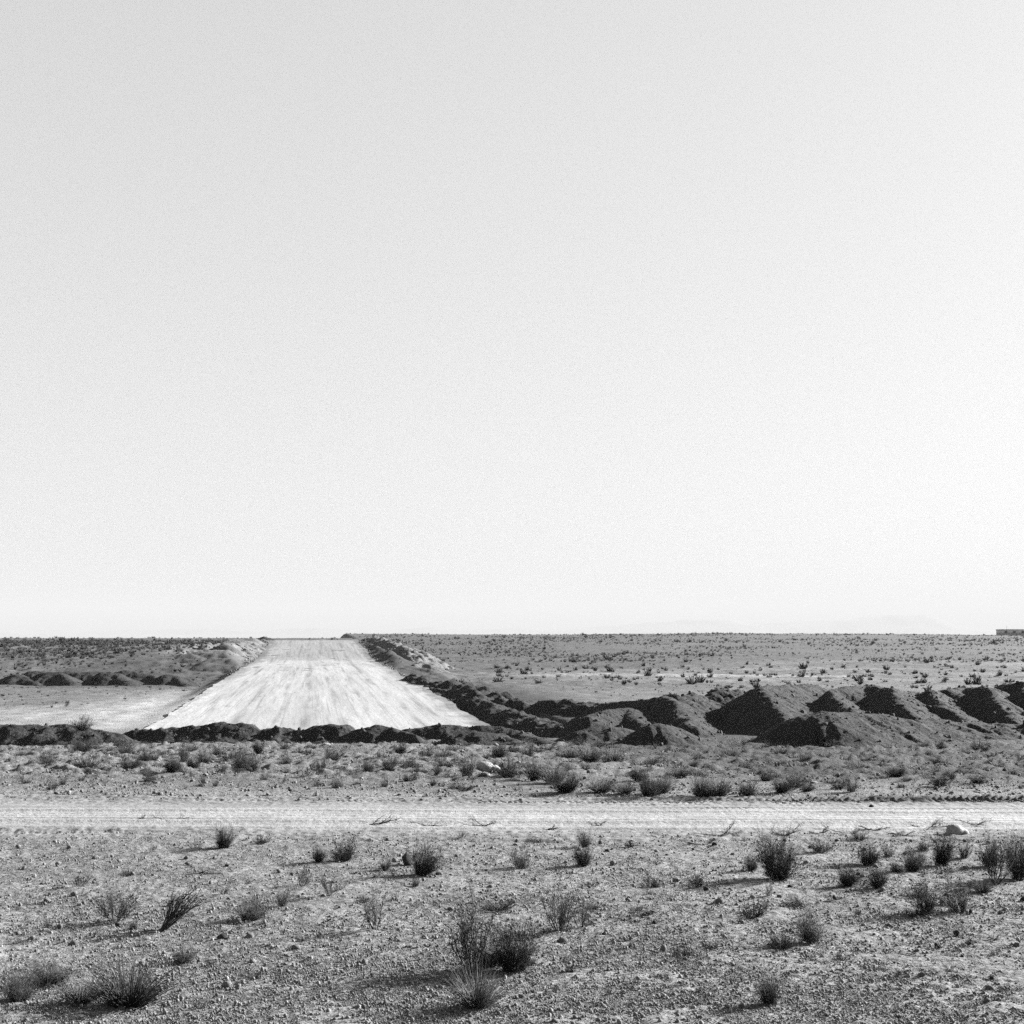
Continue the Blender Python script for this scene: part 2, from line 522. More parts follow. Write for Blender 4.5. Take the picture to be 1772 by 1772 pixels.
# ------------------------------------------------------------------ the crossing dirt track, with ruts and tread prints
def build_track():
    xs = np.arange(-18, 18.001, 0.026)
    ts = np.arange(-3.1, 3.101, 0.04)
    X = np.repeat(xs[None, :], len(ts), 0)
    O = np.repeat(ts[:, None], len(xs), 1)
    Y = track_c(X) + O
    Z = H(X, Y)
    wob = 0.16 * fbm(X / 5.0, O * 0 + 3, 41, 3)
    for c, w, dep in ((-1.05, 0.22, 0.03), (-0.45, 0.12, 0.012), (0.45, 0.25, 0.03), (0.95, 0.10, 0.012), (-1.55, 0.16, 0.02)):
        q = (O - c - wob) / w
        Z = Z - dep * np.exp(-q * q) + dep * 0.8 * np.exp(-((np.abs(q) - 1.7) / 0.5) ** 2)
    # lug prints of big tyres along the far edge
    def lugs(c, half, pitch, slant, depth, x0, x1, drift):
        cc = c + drift * X
        m = (1 - sstep(half * 0.75, half, np.abs(O - cc))) * sstep(x0, x0 + 1.5, X) * (1 - sstep(x1 - 1.5, x1, X))
        s = np.sin(2 * math.pi * (X + slant * np.abs(O - cc)) / pitch)
        return m * (depth * np.clip(s * 1.6, -1, 1) - depth * 0.7)
    Z = Z + lugs(2.15, 0.17, 0.115, 0.6, 0.019, -7.5, 6.0, -0.020) * np.clip(0.6 + 1.3 * fbm(X / 1.4, O, 49, 3), 0, 1.2)
    Z = Z + lugs(1.35, 0.15, 0.115, 0.6, 0.012, -3.0, 10.0, -0.020) * np.clip(0.5 + 1.3 * fbm(X / 1.4, O, 50, 3), 0, 1)
    Z = Z + lugs(2.45, 0.22, 0.125, -0.7, 0.032, 2.5, 18, -0.004) * (0.55 + 0.9 * fbm(X / 0.5, O, 48, 3))
    Z = Z + lugs(1.75, 0.15, 0.115, 0.6, 0.009, 1.0, 12, -0.012) * np.clip(0.4 + 1.5 * fbm(X / 1.1, O, 51, 3), 0, 1)
    Z = Z + lugs(-2.1, 0.15, 0.115, 0.6, 0.010, -16, -5, 0.02) * np.clip(0.4 + 1.5 * fbm(X / 1.3, O, 52, 3), 0, 1)
    # crumbly windrow at the far right edge, thin ones elsewhere
    rg = np.exp(-((O - 2.62 - wob) / 0.14) ** 2)
    Z = Z + rg * (0.03 + 0.07 * sstep(2, 6, X)) * (0.75 + 0.9 * fbm(X / 0.30, O / 0.12, 43, 4)) * (0.8 + 0.6 * fbm(X / 2.5, O, 53, 2))
    rg2 = np.exp(-((O + 1.95 - wob) / 0.16) ** 2)
    Z = Z + rg2 * 0.045 * (1 - sstep(-6, -2, X)) * (0.7 + 0.8 * fbm(X / 0.2, O / 0.12, 44, 3))
    rough = sstep(1.2, 2.2, np.abs(O))
    Z = Z + (0.006 + 0.018 * rough) * fbm(X / 0.11, O / 0.11, 45, 3)
    edge = sstep(2.7, 3.05, np.abs(O))
    Z = Z + 0.006 - 0.035 * edge
    T = tone_field(X, Y)
    st = fbm(X / 5.0, (O - wob) / 0.10, 46, 3)
    for c_, w_ in ((-1.05, 0.07), (-0.3, 0.05), (0.5, 0.06), (1.25, 0.12)):
        T = T * (1 - 0.34 * np.exp(-((O - c_ - wob) / w_) ** 2) * np.clip(0.7 + fbm(X / 3.0, O * 0 + c_, 54, 3), 0, 1))
    core = 1 - sstep(0.8, 1.5, np.abs(O + 0.25) + 0.3 * fbm(X / 2, O, 47, 3))
    T = T * (1 + 0.09 * st) * (1 + 0.22 * core)
    dk = np.exp(-((O - 2.5) / 0.3) ** 2) * sstep(3, 6, X)  # shade on the windrow painted into the track tone
    T = T * (1 - 0.6 * dk)
    me = mesh_from('dirt_track', np.stack([X, Y, Z], -1).reshape(-1, 3), grid_faces(len(ts), len(xs)), M_TRACK, tone=T.ravel())
    link('dirt_track', me, kind='structure')


build_track()


# ------------------------------------------------------------------ the graded road under construction
def build_road():
    ys = np.geomspace(56, 243, 420)
    us = np.linspace(-7.6, 7.6, 240)
    Y = np.repeat(ys[:, None], len(us), 1)
    U = np.repeat(us[None, :], len(ys), 0)
    edge = 1 + (0.05 * fbm(Y / 9.0, Y * 0 + np.sign(U) * 5, 51, 4) + 0.014 * fbm(Y / 3.0, np.sign(U) * 3 + Y * 0, 52, 3)) * sstep(5.5, 7.6, np.abs(U))
    widen = sstep(95, 60, Y) if False else (1 - sstep(60, 100, Y)) * 0.35 * sstep(2.0, 7.6, U)
    X = road_x(Y) + U * edge - widen
    Z = road_z(Y) + 0.05 + 0.02 * fbm(X / 2.0, Y / 2.0, 53, 3) - 0.06 * sstep(6.4, 7.6, np.abs(U)) * fbm(X, Y, 54, 2)
    Z = Z + 0.012 * fbm(U / 0.35, Y / 6.0, 55, 3)
    up = sstep(172.0, 182.0, Y + 7.0 * fbm(U / 1.6, Y / 9, 56, 4))
    T = 0.160 * (1 - up) + 0.122 * up
    for q, (c_, w_) in enumerate(((-5.6, .16), (-3.9, .2), (-2.1, .14), (-0.7, .24), (1.1, .18), (2.6, .14), (4.3, .22), (5.9, .15))):
        wd_ = 0.5 * fbm(Y / 28.0, Y * 0 + c_, 59, 3)
        T = T * (1 - 0.38 * np.exp(-((U - c_ - wd_) / w_) ** 2) * np.clip(0.35 + 1.5 * fbm(Y / 9.0, U * 0 + c_ * 3, 60, 4), 0, 1))
    ed = sstep(6.2, 7.5, np.abs(U) + 0.8 * fbm(U / 0.8, Y / 2.5, 58, 4))
    T = T * (1 - 0.45 * ed * np.where(U < 0, sstep(95, 125, Y), 1))
    T = T * (1 + 0.10 * fbm(U / 3.0, Y / 16.0, 57, 4))
    me = mesh_from('graded_road', np.stack([X, Y, Z], -1).reshape(-1, 3), grid_faces(len(ys), len(us)), M_ROAD, tone=T.ravel(),
                   along=np.stack([U, Y - 150, Y * 0], -1).reshape(-1, 3))
    link('graded_road', me, kind='structure')


build_road()


# ------------------------------------------------------------------ spoil heaps and berms
def heap_mesh(name, spines, slope, res, noise, rnd, mat, seed, warp=0.24):
    pts = np.concatenate([np.asarray(s) for s in spines])
    zb = -2.2
    mg = (pts[:, 2].max() - zb) / slope + 0.5
    x0, x1 = pts[:, 0].min() - mg, pts[:, 0].max() + mg
    y0, y1 = pts[:, 1].min() - mg, pts[:, 1].max() + mg
    xs = np.arange(x0, x1, res); ys = np.arange(y0, y1, res)
    X, Y = np.meshgrid(xs, ys)
    wx = X + warp * fbm(X / 1.3, Y / 1.3, seed, 4); wy = Y + warp * fbm(X / 1.3, Y / 1.3, seed + 1, 4)
    hh = np.full(X.shape, -9.0)
    SS = np.zeros(X.shape); DD = np.zeros(X.shape); run = 0.0
    for s in spines:
        s = np.asarray(s, float)
        for a, b in zip(s[:-1], s[1:]):
            ab = b - a
            L2 = ab[0] ** 2 + ab[1] ** 2 + 1e-9
            # closest point along the slope, not just in plan, so ridges fall evenly
            t = np.clip(((wx - a[0]) * ab[0] + (wy - a[1]) * ab[1]) / L2, 0, 1)
            dd = np.hypot(wx - a[0] - t * ab[0], wy - a[1] - t * ab[1])
            sl = slope * np.where(wx > a[0] + t * ab[0], 0.74, 1.08)      # tipped one way: gentler on one flank
            z = a[2] + t * ab[2] - sl * (np.sqrt(dd * dd + rnd * rnd) - rnd)
            win = z > hh
            SS = np.where(win, run + t * math.sqrt(L2), SS); DD = np.where(win, dd, DD)
            run += math.sqrt(L2) + 0.4
            hh = np.maximum(hh, z)
    g = H(X, Y)
    # soft toe where loose earth runs out
    k = 0.18
    hs = np.clip(0.5 + 0.5 * (hh - g) / k, 0, 1)
    top = g * (1 - hs) + hh * hs + k * hs * (1 - hs)
    body = sstep(-0.05, 0.25, hh - g)
    rill = fbm(X / 0.30 , Y / 0.30, seed + 5, 4)
    top = top + noise * rill * (0.35 + 0.65 * body) + 0.35 * noise * fbm(X / 0.1, Y / 0.1, seed + 9, 2)
    top = top + 0.5 * warp * body * fbm(X / 1.4, Y / 1.4, seed + 11, 2)
    # runnels down the slopes and slumped aprons
    rk = fbm(SS / 0.42, DD / 2.2, seed + 13, 3)
    top = top + body * (0.11 * rk * np.clip(DD / 0.8, 0, 1) - 0.05 * np.clip(DD / 1.0, 0, 1) * np.abs(fbm(SS / 1.2, DD / 3.0, seed + 15, 2)))
    lump = hh - g
    keep_v = lump > -0.10 + 0.08 * fbm(X / 0.5, Y / 0.5, seed + 7, 2)
    top = np.where(lump < 0.02, top - 0.10 * sstep(0.02, -0.12, -(-lump)) if False else top - 0.12 * (1 - sstep(-0.12, 0.02, lump)), top)
    kq = keep_v[:-1, :-1] & keep_v[1:, :-1] & keep_v[:-1, 1:] & keep_v[1:, 1:]
    V = np.stack([X, Y, top], -1).reshape(-1, 3)
    F = grid_faces(len(ys), len(xs), kq)
    if len(F) == 0:
        print('EMPTY HEAP', pts)
        return None, None
    V, F = compact(V, F)
    return V, F


HEAPS = 0
SPOIL_PTS = []


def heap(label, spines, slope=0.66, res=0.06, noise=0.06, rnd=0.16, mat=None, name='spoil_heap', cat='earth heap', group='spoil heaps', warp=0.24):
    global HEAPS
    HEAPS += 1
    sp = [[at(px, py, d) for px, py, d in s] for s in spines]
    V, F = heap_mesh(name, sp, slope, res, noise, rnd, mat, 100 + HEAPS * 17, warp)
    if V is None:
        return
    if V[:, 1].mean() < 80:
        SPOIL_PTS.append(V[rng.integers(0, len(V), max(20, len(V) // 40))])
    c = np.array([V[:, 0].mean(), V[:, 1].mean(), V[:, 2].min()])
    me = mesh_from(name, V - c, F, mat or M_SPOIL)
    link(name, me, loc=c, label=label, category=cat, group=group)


# the tall tipped range at the right
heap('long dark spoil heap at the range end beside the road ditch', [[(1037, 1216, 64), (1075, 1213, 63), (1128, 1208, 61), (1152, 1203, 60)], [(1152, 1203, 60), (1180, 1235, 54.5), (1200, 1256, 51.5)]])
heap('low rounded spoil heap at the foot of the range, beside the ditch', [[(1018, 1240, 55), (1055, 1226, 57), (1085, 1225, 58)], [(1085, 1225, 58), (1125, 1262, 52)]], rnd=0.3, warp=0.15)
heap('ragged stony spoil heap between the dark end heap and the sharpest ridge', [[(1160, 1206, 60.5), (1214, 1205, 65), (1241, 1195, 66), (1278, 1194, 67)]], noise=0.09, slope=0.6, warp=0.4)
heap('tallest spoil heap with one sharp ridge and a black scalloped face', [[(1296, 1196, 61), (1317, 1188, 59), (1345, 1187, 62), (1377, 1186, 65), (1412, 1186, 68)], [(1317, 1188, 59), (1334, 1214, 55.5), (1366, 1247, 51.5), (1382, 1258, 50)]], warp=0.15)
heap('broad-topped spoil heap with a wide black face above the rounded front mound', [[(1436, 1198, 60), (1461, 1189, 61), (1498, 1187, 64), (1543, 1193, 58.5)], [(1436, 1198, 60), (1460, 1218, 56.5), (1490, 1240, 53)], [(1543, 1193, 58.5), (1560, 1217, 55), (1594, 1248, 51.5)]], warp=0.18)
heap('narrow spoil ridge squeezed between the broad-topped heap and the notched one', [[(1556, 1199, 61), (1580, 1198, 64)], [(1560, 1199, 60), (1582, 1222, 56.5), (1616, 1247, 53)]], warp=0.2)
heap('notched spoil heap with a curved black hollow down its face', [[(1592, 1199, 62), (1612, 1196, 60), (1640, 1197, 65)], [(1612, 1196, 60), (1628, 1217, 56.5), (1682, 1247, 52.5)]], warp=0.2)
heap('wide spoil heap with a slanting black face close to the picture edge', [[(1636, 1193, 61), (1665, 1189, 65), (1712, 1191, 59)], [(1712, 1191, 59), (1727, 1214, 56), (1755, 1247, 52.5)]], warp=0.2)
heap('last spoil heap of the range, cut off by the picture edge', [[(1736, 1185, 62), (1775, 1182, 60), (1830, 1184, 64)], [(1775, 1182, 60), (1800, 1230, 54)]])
heap('long low back ridge joining the tops of the tall range', [[(1235, 1202, 67), (1330, 1195, 68), (1440, 1196, 68), (1570, 1197, 67), (1640, 1195, 68), (1800, 1190, 68)]], slope=0.6, noise=0.08, warp=0.35)
# lower heaps in front of them
heap('broad rounded mound in front of the tall range, black on one side', [[(1400, 1236, 45.5), (1428, 1232, 45.5), (1475, 1232, 46), (1525, 1236, 46.5), (1570, 1244, 46.5)]], slope=0.58, rnd=0.45, noise=0.045, warp=0.1)
heap('low sprawling earth mound running on from the rounded mound to the picture edge', [[(1590, 1250, 47), (1640, 1245, 48), (1700, 1252, 48), (1790, 1252, 48)]], slope=0.45, rnd=0.6, noise=0.06, warp=0.25)
heap('small black cone-shaped heap standing alone at the foot of the range', [[(1122, 1256, 44.8), (1138, 1252, 45), (1152, 1255, 45.3)], [(1152, 1255, 45.3), (1182, 1272, 44.6)]], slope=0.62, rnd=0.25, noise=0.03, warp=0.06)
heap('low round-backed heap between the berm end and the small cone', [[(1010, 1263, 46), (1045, 1255, 46.5), (1075, 1258, 46.6), (1098, 1268, 46)]], slope=0.5, rnd=0.35, noise=0.035, warp=0.08)
# ditch bank beside the road
heap('long dark ditch bank sloping up from the far side of the white road', [[(716, 1170, 112), (760, 1182, 100), (800, 1186, 92), (822, 1187, 89)], [(800, 1186, 92), (850, 1203, 82), (905, 1213, 77), (980, 1217, 74), (1030, 1222, 70)]], slope=0.50, res=0.10, noise=0.13, rnd=0.25, warp=0.8, name='ditch_bank', cat='earth bank', group='banks beside the road')
heap('low inner step of the ditch bank with a pale edge', [[(805, 1206, 84), (850, 1223, 76), (900, 1238, 70), (945, 1252, 64), (965, 1260, 61)]], slope=0.55, res=0.09, noise=0.12, rnd=0.2, warp=0.7, name='ditch_bank', cat='earth bank', group='banks beside the road')
heap('dark spoil bank along the far end of the white road', [[(628, 1106, 240), (650, 1103, 236), (668, 1110, 215), (688, 1117, 196), (704, 1119, 190)], [(704, 1119, 190), (722, 1150, 165)]], slope=0.62, res=0.2, noise=0.2, rnd=0.2, warp=1.1, mat=M_BANK, name='ditch_bank', cat='earth bank', group='banks beside the road')
heap('eroded gullied shoulder of the cut opposite the dark far bank', [[(392, 1117, 190), (410, 1113, 195), (432, 1111, 206)], [(392, 1117, 190), (402, 1140, 173)], [(410, 1113, 195), (424, 1146, 170)]], slope=0.75, res=0.2, noise=0.2, rnd=0.15, warp=0.9, mat=M_BANK, name='ditch_bank', cat='earth bank', group='banks beside the road')
heap('small dark pointed heap below the far spoil bank beside the white road', [[(716, 1150, 158), (732, 1146, 160), (745, 1150, 158)]], slope=0.6, res=0.16, noise=0.1, rnd=0.2, mat=M_BANK)
heap('tiny dark heap on the skyline above the white road', [[(448, 1104, 246), (458, 1101, 246), (468, 1104, 246)]], slope=0.6, res=0.2, noise=0.08, rnd=0.2)
# berm across the near end of the road
B = dict(name='earth_berm', cat='berm', group='berm across the road end')
heap('low end of the dark berm, with a scrubby bush on its crest', [[(-40, 1252, 46), (60, 1252, 46), (110, 1254, 46), (150, 1260, 46), (200, 1268, 46)]], slope=0.75, noise=0.09, res=0.06, **B)
heap('longest dark berm stretch of crumbling clods across the white road end', [[(222, 1266, 47), (260, 1263, 47), (300, 1259, 47), (345, 1256, 47), (384, 1252, 47), (432, 1250, 47), (448, 1258, 47), (486, 1256, 47), (520, 1258, 47), (548, 1254, 47), (582, 1256, 47), (606, 1264, 47)]], slope=0.8, noise=0.11, res=0.06, **B)
heap('short blackish lump of berm in the middle, lower on both sides', [[(622, 1262, 46.5), (650, 1257, 46.5), (668, 1259, 46.5), (690, 1268, 46), (720, 1277, 45)]], slope=0.7, noise=0.08, res=0.06, **B)
heap('smooth end of the berm with a pale tail running to the ditch', [[(690, 1265, 48), (730, 1259, 48), (780, 1256, 48), (830, 1255, 48), (872, 1257, 48), (900, 1264, 47.5), (930, 1276, 46), (955, 1284, 45)]], slope=0.6, noise=0.06, res=0.06, rnd=0.2, **B)
heap('low dark mound leaning on the front of the smooth berm end', [[(785, 1272, 45.2), (815, 1266, 45.5), (855, 1268, 45.5), (885, 1276, 45)]], slope=0.55, noise=0.06, res=0.06, rnd=0.25, **B)
# row of small tipped heaps out on the plain
row = [(30, 1166, 124), (86, 1162, 124), (140, 1163, 127), (188, 1163, 123), (243, 1163, 126), (291, 1166, 123), (64, 1161, 133), (112, 1162, 134), (166, 1161, 134), (216, 1161, 134)]
names = ['first', 'second', 'third', 'fourth', 'fifth', 'sixth and last']
for i, (px, py, d) in enumerate(row):
    lab = f'{names[i]} heap from the picture edge in the front row of small heaps' if i < 6 else f'{names[i - 6]} heap from the picture edge in the back row of small heaps'
    w = 9 + (i * 7 % 5) * 2
    heap(lab, [[(px - w, py + 2, d), (px, py, d), (px + w, py + 1.5, d)], [(px + w, py + 1.5, d), (px + w + 24, py + 17, d - 3)]], slope=0.6, res=0.13, noise=0.08, rnd=0.35, group='small tipped heaps on the plain')

# ------------------------------------------------------------------ plants
def unit(v):
    return v / (np.linalg.norm(v, axis=-1, keepdims=True) + 1e-9)


def sprays(r, n, spread, r0, lmin, lmax, curve, k, rad, tip=0.35, lean=(0, 0), jitter=0.03):
    """n curved stems fanning up from a base disc, in a unit-high plant."""
    phi = r.uniform(0, 2 * math.pi, n)
    th = spread * np.sqrt(r.uniform(0.0, 1, n))
    rr = r0 * np.sqrt(r.uniform(0, 1, n))
    base = np.stack([rr * np.cos(phi), rr * np.sin(phi), np.zeros(n) - 0.03], -1)
    dirs = np.stack([np.sin(th) * np.cos(phi) + lean[0], np.sin(th) * np.sin(phi) + lean[1], np.cos(th)], -1)
    dirs = unit(dirs + r.normal(0, 0.10, (n, 3)))
    L = r.uniform(lmin, lmax, n)
    s = np.linspace(0, 1, k)
    up = np.array([0, 0, 1.0])
    P = base[:, None, :] + L[:, None, None] * (s[None, :, None] * dirs[:, None, :] + curve * (s ** 2)[None, :, None] * up)
    w = r.normal(0, jitter, (n, k, 3)); w[:, 0] = 0
    P = P + np.cumsum(w, axis=1) * 0.6
    R = rad * (1 - (1 - tip) * s)[None, :] * r.uniform(0.7, 1.3, n)[:, None]
    return P, R, dirs, L


def side_twigs(r, P, L, per, k, rad, lmin, lmax, wild, s0=0.25):
    n, kk, _ = P.shape
    pi = np.repeat(np.arange(n), per)
    s = r.uniform(s0, 0.98, len(pi)) * (kk - 1)
    i0 = np.minimum(s.astype(int), kk - 2); f = (s - i0)[:, None]
    a = P[pi, i0] * (1 - f) + P[pi, i0 + 1] * f
    t = unit(P[pi, i0 + 1] - P[pi, i0])
    d = unit(t + r.normal(0, wild, (len(pi), 3)) + np.array([0, 0, 0.25]))
    l = L[pi] * r.uniform(lmin, lmax, len(pi))
    q = np.linspace(0, 1, k)
    Q = a[:, None, :] + l[:, None, None] * q[None, :, None] * d[:, None, :]
    Q[:, 1:] += r.normal(0, 0.018, (len(pi), k - 1, 3))
    R = rad * (1 - 0.6 * q)[None, :] * r.uniform(0.6, 1.3, len(pi))[:, None]
    return Q, R, l


def fit(parts):
    """Scale plant pieces together to unit width and height."""
    allv = np.concatenate([p[0] for p in parts])
    hi = np.percentile(allv[:, 2], 99.0)
    wd = np.percentile(np.hypot(allv[:, 0], allv[:, 1]), 96) * 2
    sc = np.array([1 / wd, 1 / wd, 1 / hi])
    return [(p[0] * sc, p[1]) for p in parts]


def plant(kind, seed):
    """(stem mesh pieces, crown mesh pieces) of one plant, unit wide and high."""
    r = np.random.default_rng(seed)
    ln = tuple(r.normal(0, 0.22, 2))
    if kind == 'broom':          # dense rounded broom of fine upright twigs
        P, R, d, L = sprays(r, int(r.integers(55, 80)), 1.05, 0.17, 0.2, 0.85, 0.10, 5, 0.011, lean=ln)
        Q, R2, l = side_twigs(r, P, L, 9, 4, 0.0055, 0.35, 0.8, 0.55, 0.05)
        Q3, R3, l3 = side_twigs(r, Q, l, 4, 3, 0.0034, 0.4, 0.95, 0.65, 0.15)
        st = tubes(P, R); cr = join_vf([tubes(Q, R2), tubes(Q3, R3)])
    elif kind == 'fan':          # looser broom
        P, R, d, L = sprays(r, int(r.integers(32, 55)), 1.0, 0.13, 0.25, 0.95, 0.12, 5, 0.011, lean=ln, jitter=0.045)
        Q, R2, l = side_twigs(r, P, L, 9, 4, 0.005, 0.3, 0.75, 0.52, 0.05)
        Q3, R3, l3 = side_twigs(r, Q, l, 4, 3, 0.0034, 0.35, 0.9, 0.6, 0.15)
        st = tubes(P, R); cr = join_vf([tubes(Q, R2), tubes(Q3, R3)])
    elif kind == 'woody':        # the big open bush: wide forked branches
        P, R, d, L = sprays(r, 20, 1.0, 0.10, 0.45, 1.0, 0.16, 6, 0.017, jitter=0.05)
        Q, R2, l = side_twigs(r, P, L, 12, 4, 0.008, 0.22, 0.5, 0.55, 0.3)
        Q3, R3, l3 = side_twigs(r, Q, l, 3, 3, 0.005, 0.3, 0.7, 0.6, 0.3)
        st = tubes(P, R); cr = join_vf([tubes(Q, R2), tubes(Q3, R3)])
    elif kind == 'open':         # few woody stems, branchlets at the ends
        P, R, d, L = sprays(r, 12, 0.85, 0.06, 0.5, 1.0, 0.10, 6, 0.021, lean=ln, jitter=0.055)
        Q, R2, l = side_twigs(r, P, L, 11, 4, 0.0095, 0.22, 0.5, 0.5, 0.3)
        Q3, R3, l3 = side_twigs(r, Q, l, 3, 3, 0.0055, 0.3, 0.7, 0.6, 0.3)
        st = tubes(P, R); cr = join_vf([tubes(Q, R2), tubes(Q3, R3)])
    elif kind == 'lean':         # bare branches swept to one side
        P, R, d, L = sprays(r, 18, 0.45, 0.09, 0.5, 1.05, -0.05, 6, 0.019, lean=(0.85, 0.1), jitter=0.03)
        Q, R2, l = side_twigs(r, P, L, 8, 4, 0.010, 0.2, 0.45, 0.35, 0.3)
        st = tubes(P, R); cr = tubes(Q, R2)
    elif kind == 'tuft':         # arching fine grass
        P, R, d, L = sprays(r, 420, 1.05, 0.16, 0.45, 1.0, -0.16, 5, 0.0062, 0.3, jitter=0.02)
        P2, R2, d, L = sprays(r, 40, 0.9, 0.12, 0.35, 0.6, 0.0, 4, 0.009)
        st = tubes(P2, R2); cr = tubes(P, R)
    elif kind == 'mat':          # low spreading cushion
        P, R, d, L = sprays(r, 60, 1.35, 0.25, 0.4, 0.9, 0.12, 5, 0.018)
        Q, R2, l = side_twigs(r, P, L, 7, 3, 0.011, 0.25, 0.6, 0.6, 0.1)
        st = tubes(P, R); cr = tubes(Q, R2)
    else:                        # sprig
        P, R, d, L = sprays(r, 14, 0.9, 0.08, 0.5, 1.0, 0.05, 4, 0.014)
        Q, R2, l = side_twigs(r, P, L, 4, 3, 0.009, 0.25, 0.6, 0.5, 0.2)
        st = tubes(P, R); cr = tubes(Q, R2)
    return fit([st, cr])


_protos = {}
TONES = {'d': M_DARK, 'g': M_TWIG, 'p': M_PALE}


def proto(kind, var, tone):
    key = (kind, var, tone)
    if key not in _protos:
        geo = ('geo', kind, var)
        if geo not in _protos:
            _protos[geo] = plant(kind, 1000 + var * 31 + sum(map(ord, kind)))
        (sv, sf), (cv, cf) = _protos[geo]
        m = TONES[tone]
        _protos[key] = (mesh_from('stem', sv, sf, M_WOOD if tone != 'p' else M_TWIG, smooth=False), mesh_from('crown', cv, cf, m, smooth=False))
    return _protos[key]


def place(px, py, w, h, kind, tone, label, group=None, name='desert_shrub', cat='shrub', rot=None, var=None, pos=None, size=None):
    p = ground(px, py) if pos is None else np.array(pos)
    if size is None:
        s = p[1] / FPX
        W, Hh = w * s, h * s
    else:
        W, Hh = size
    if var is None:
        var = int(rng.integers(0, 5 if kind in ('broom', 'fan', 'open') else 3))
    st, cr = proto(kind, var, tone)
    e = bpy.data.objects.new(name, None)
    e.empty_display_size = 0.1
    COL.objects.link(e)
    e.location = (p[0], p[1], p[2] - 0.01)
    e.rotation_euler = (0, 0, rng.uniform(0, 6.28) if rot is None else rot)
    e.scale = (W * rng.uniform(0.85, 1.15), W * rng.uniform(0.8, 1.2), Hh)
    e['label'] = label
    e['category'] = cat
    if group:
        e['group'] = group
    link('stem', st, parent=e)
    link('crown', cr, parent=e)
    return e


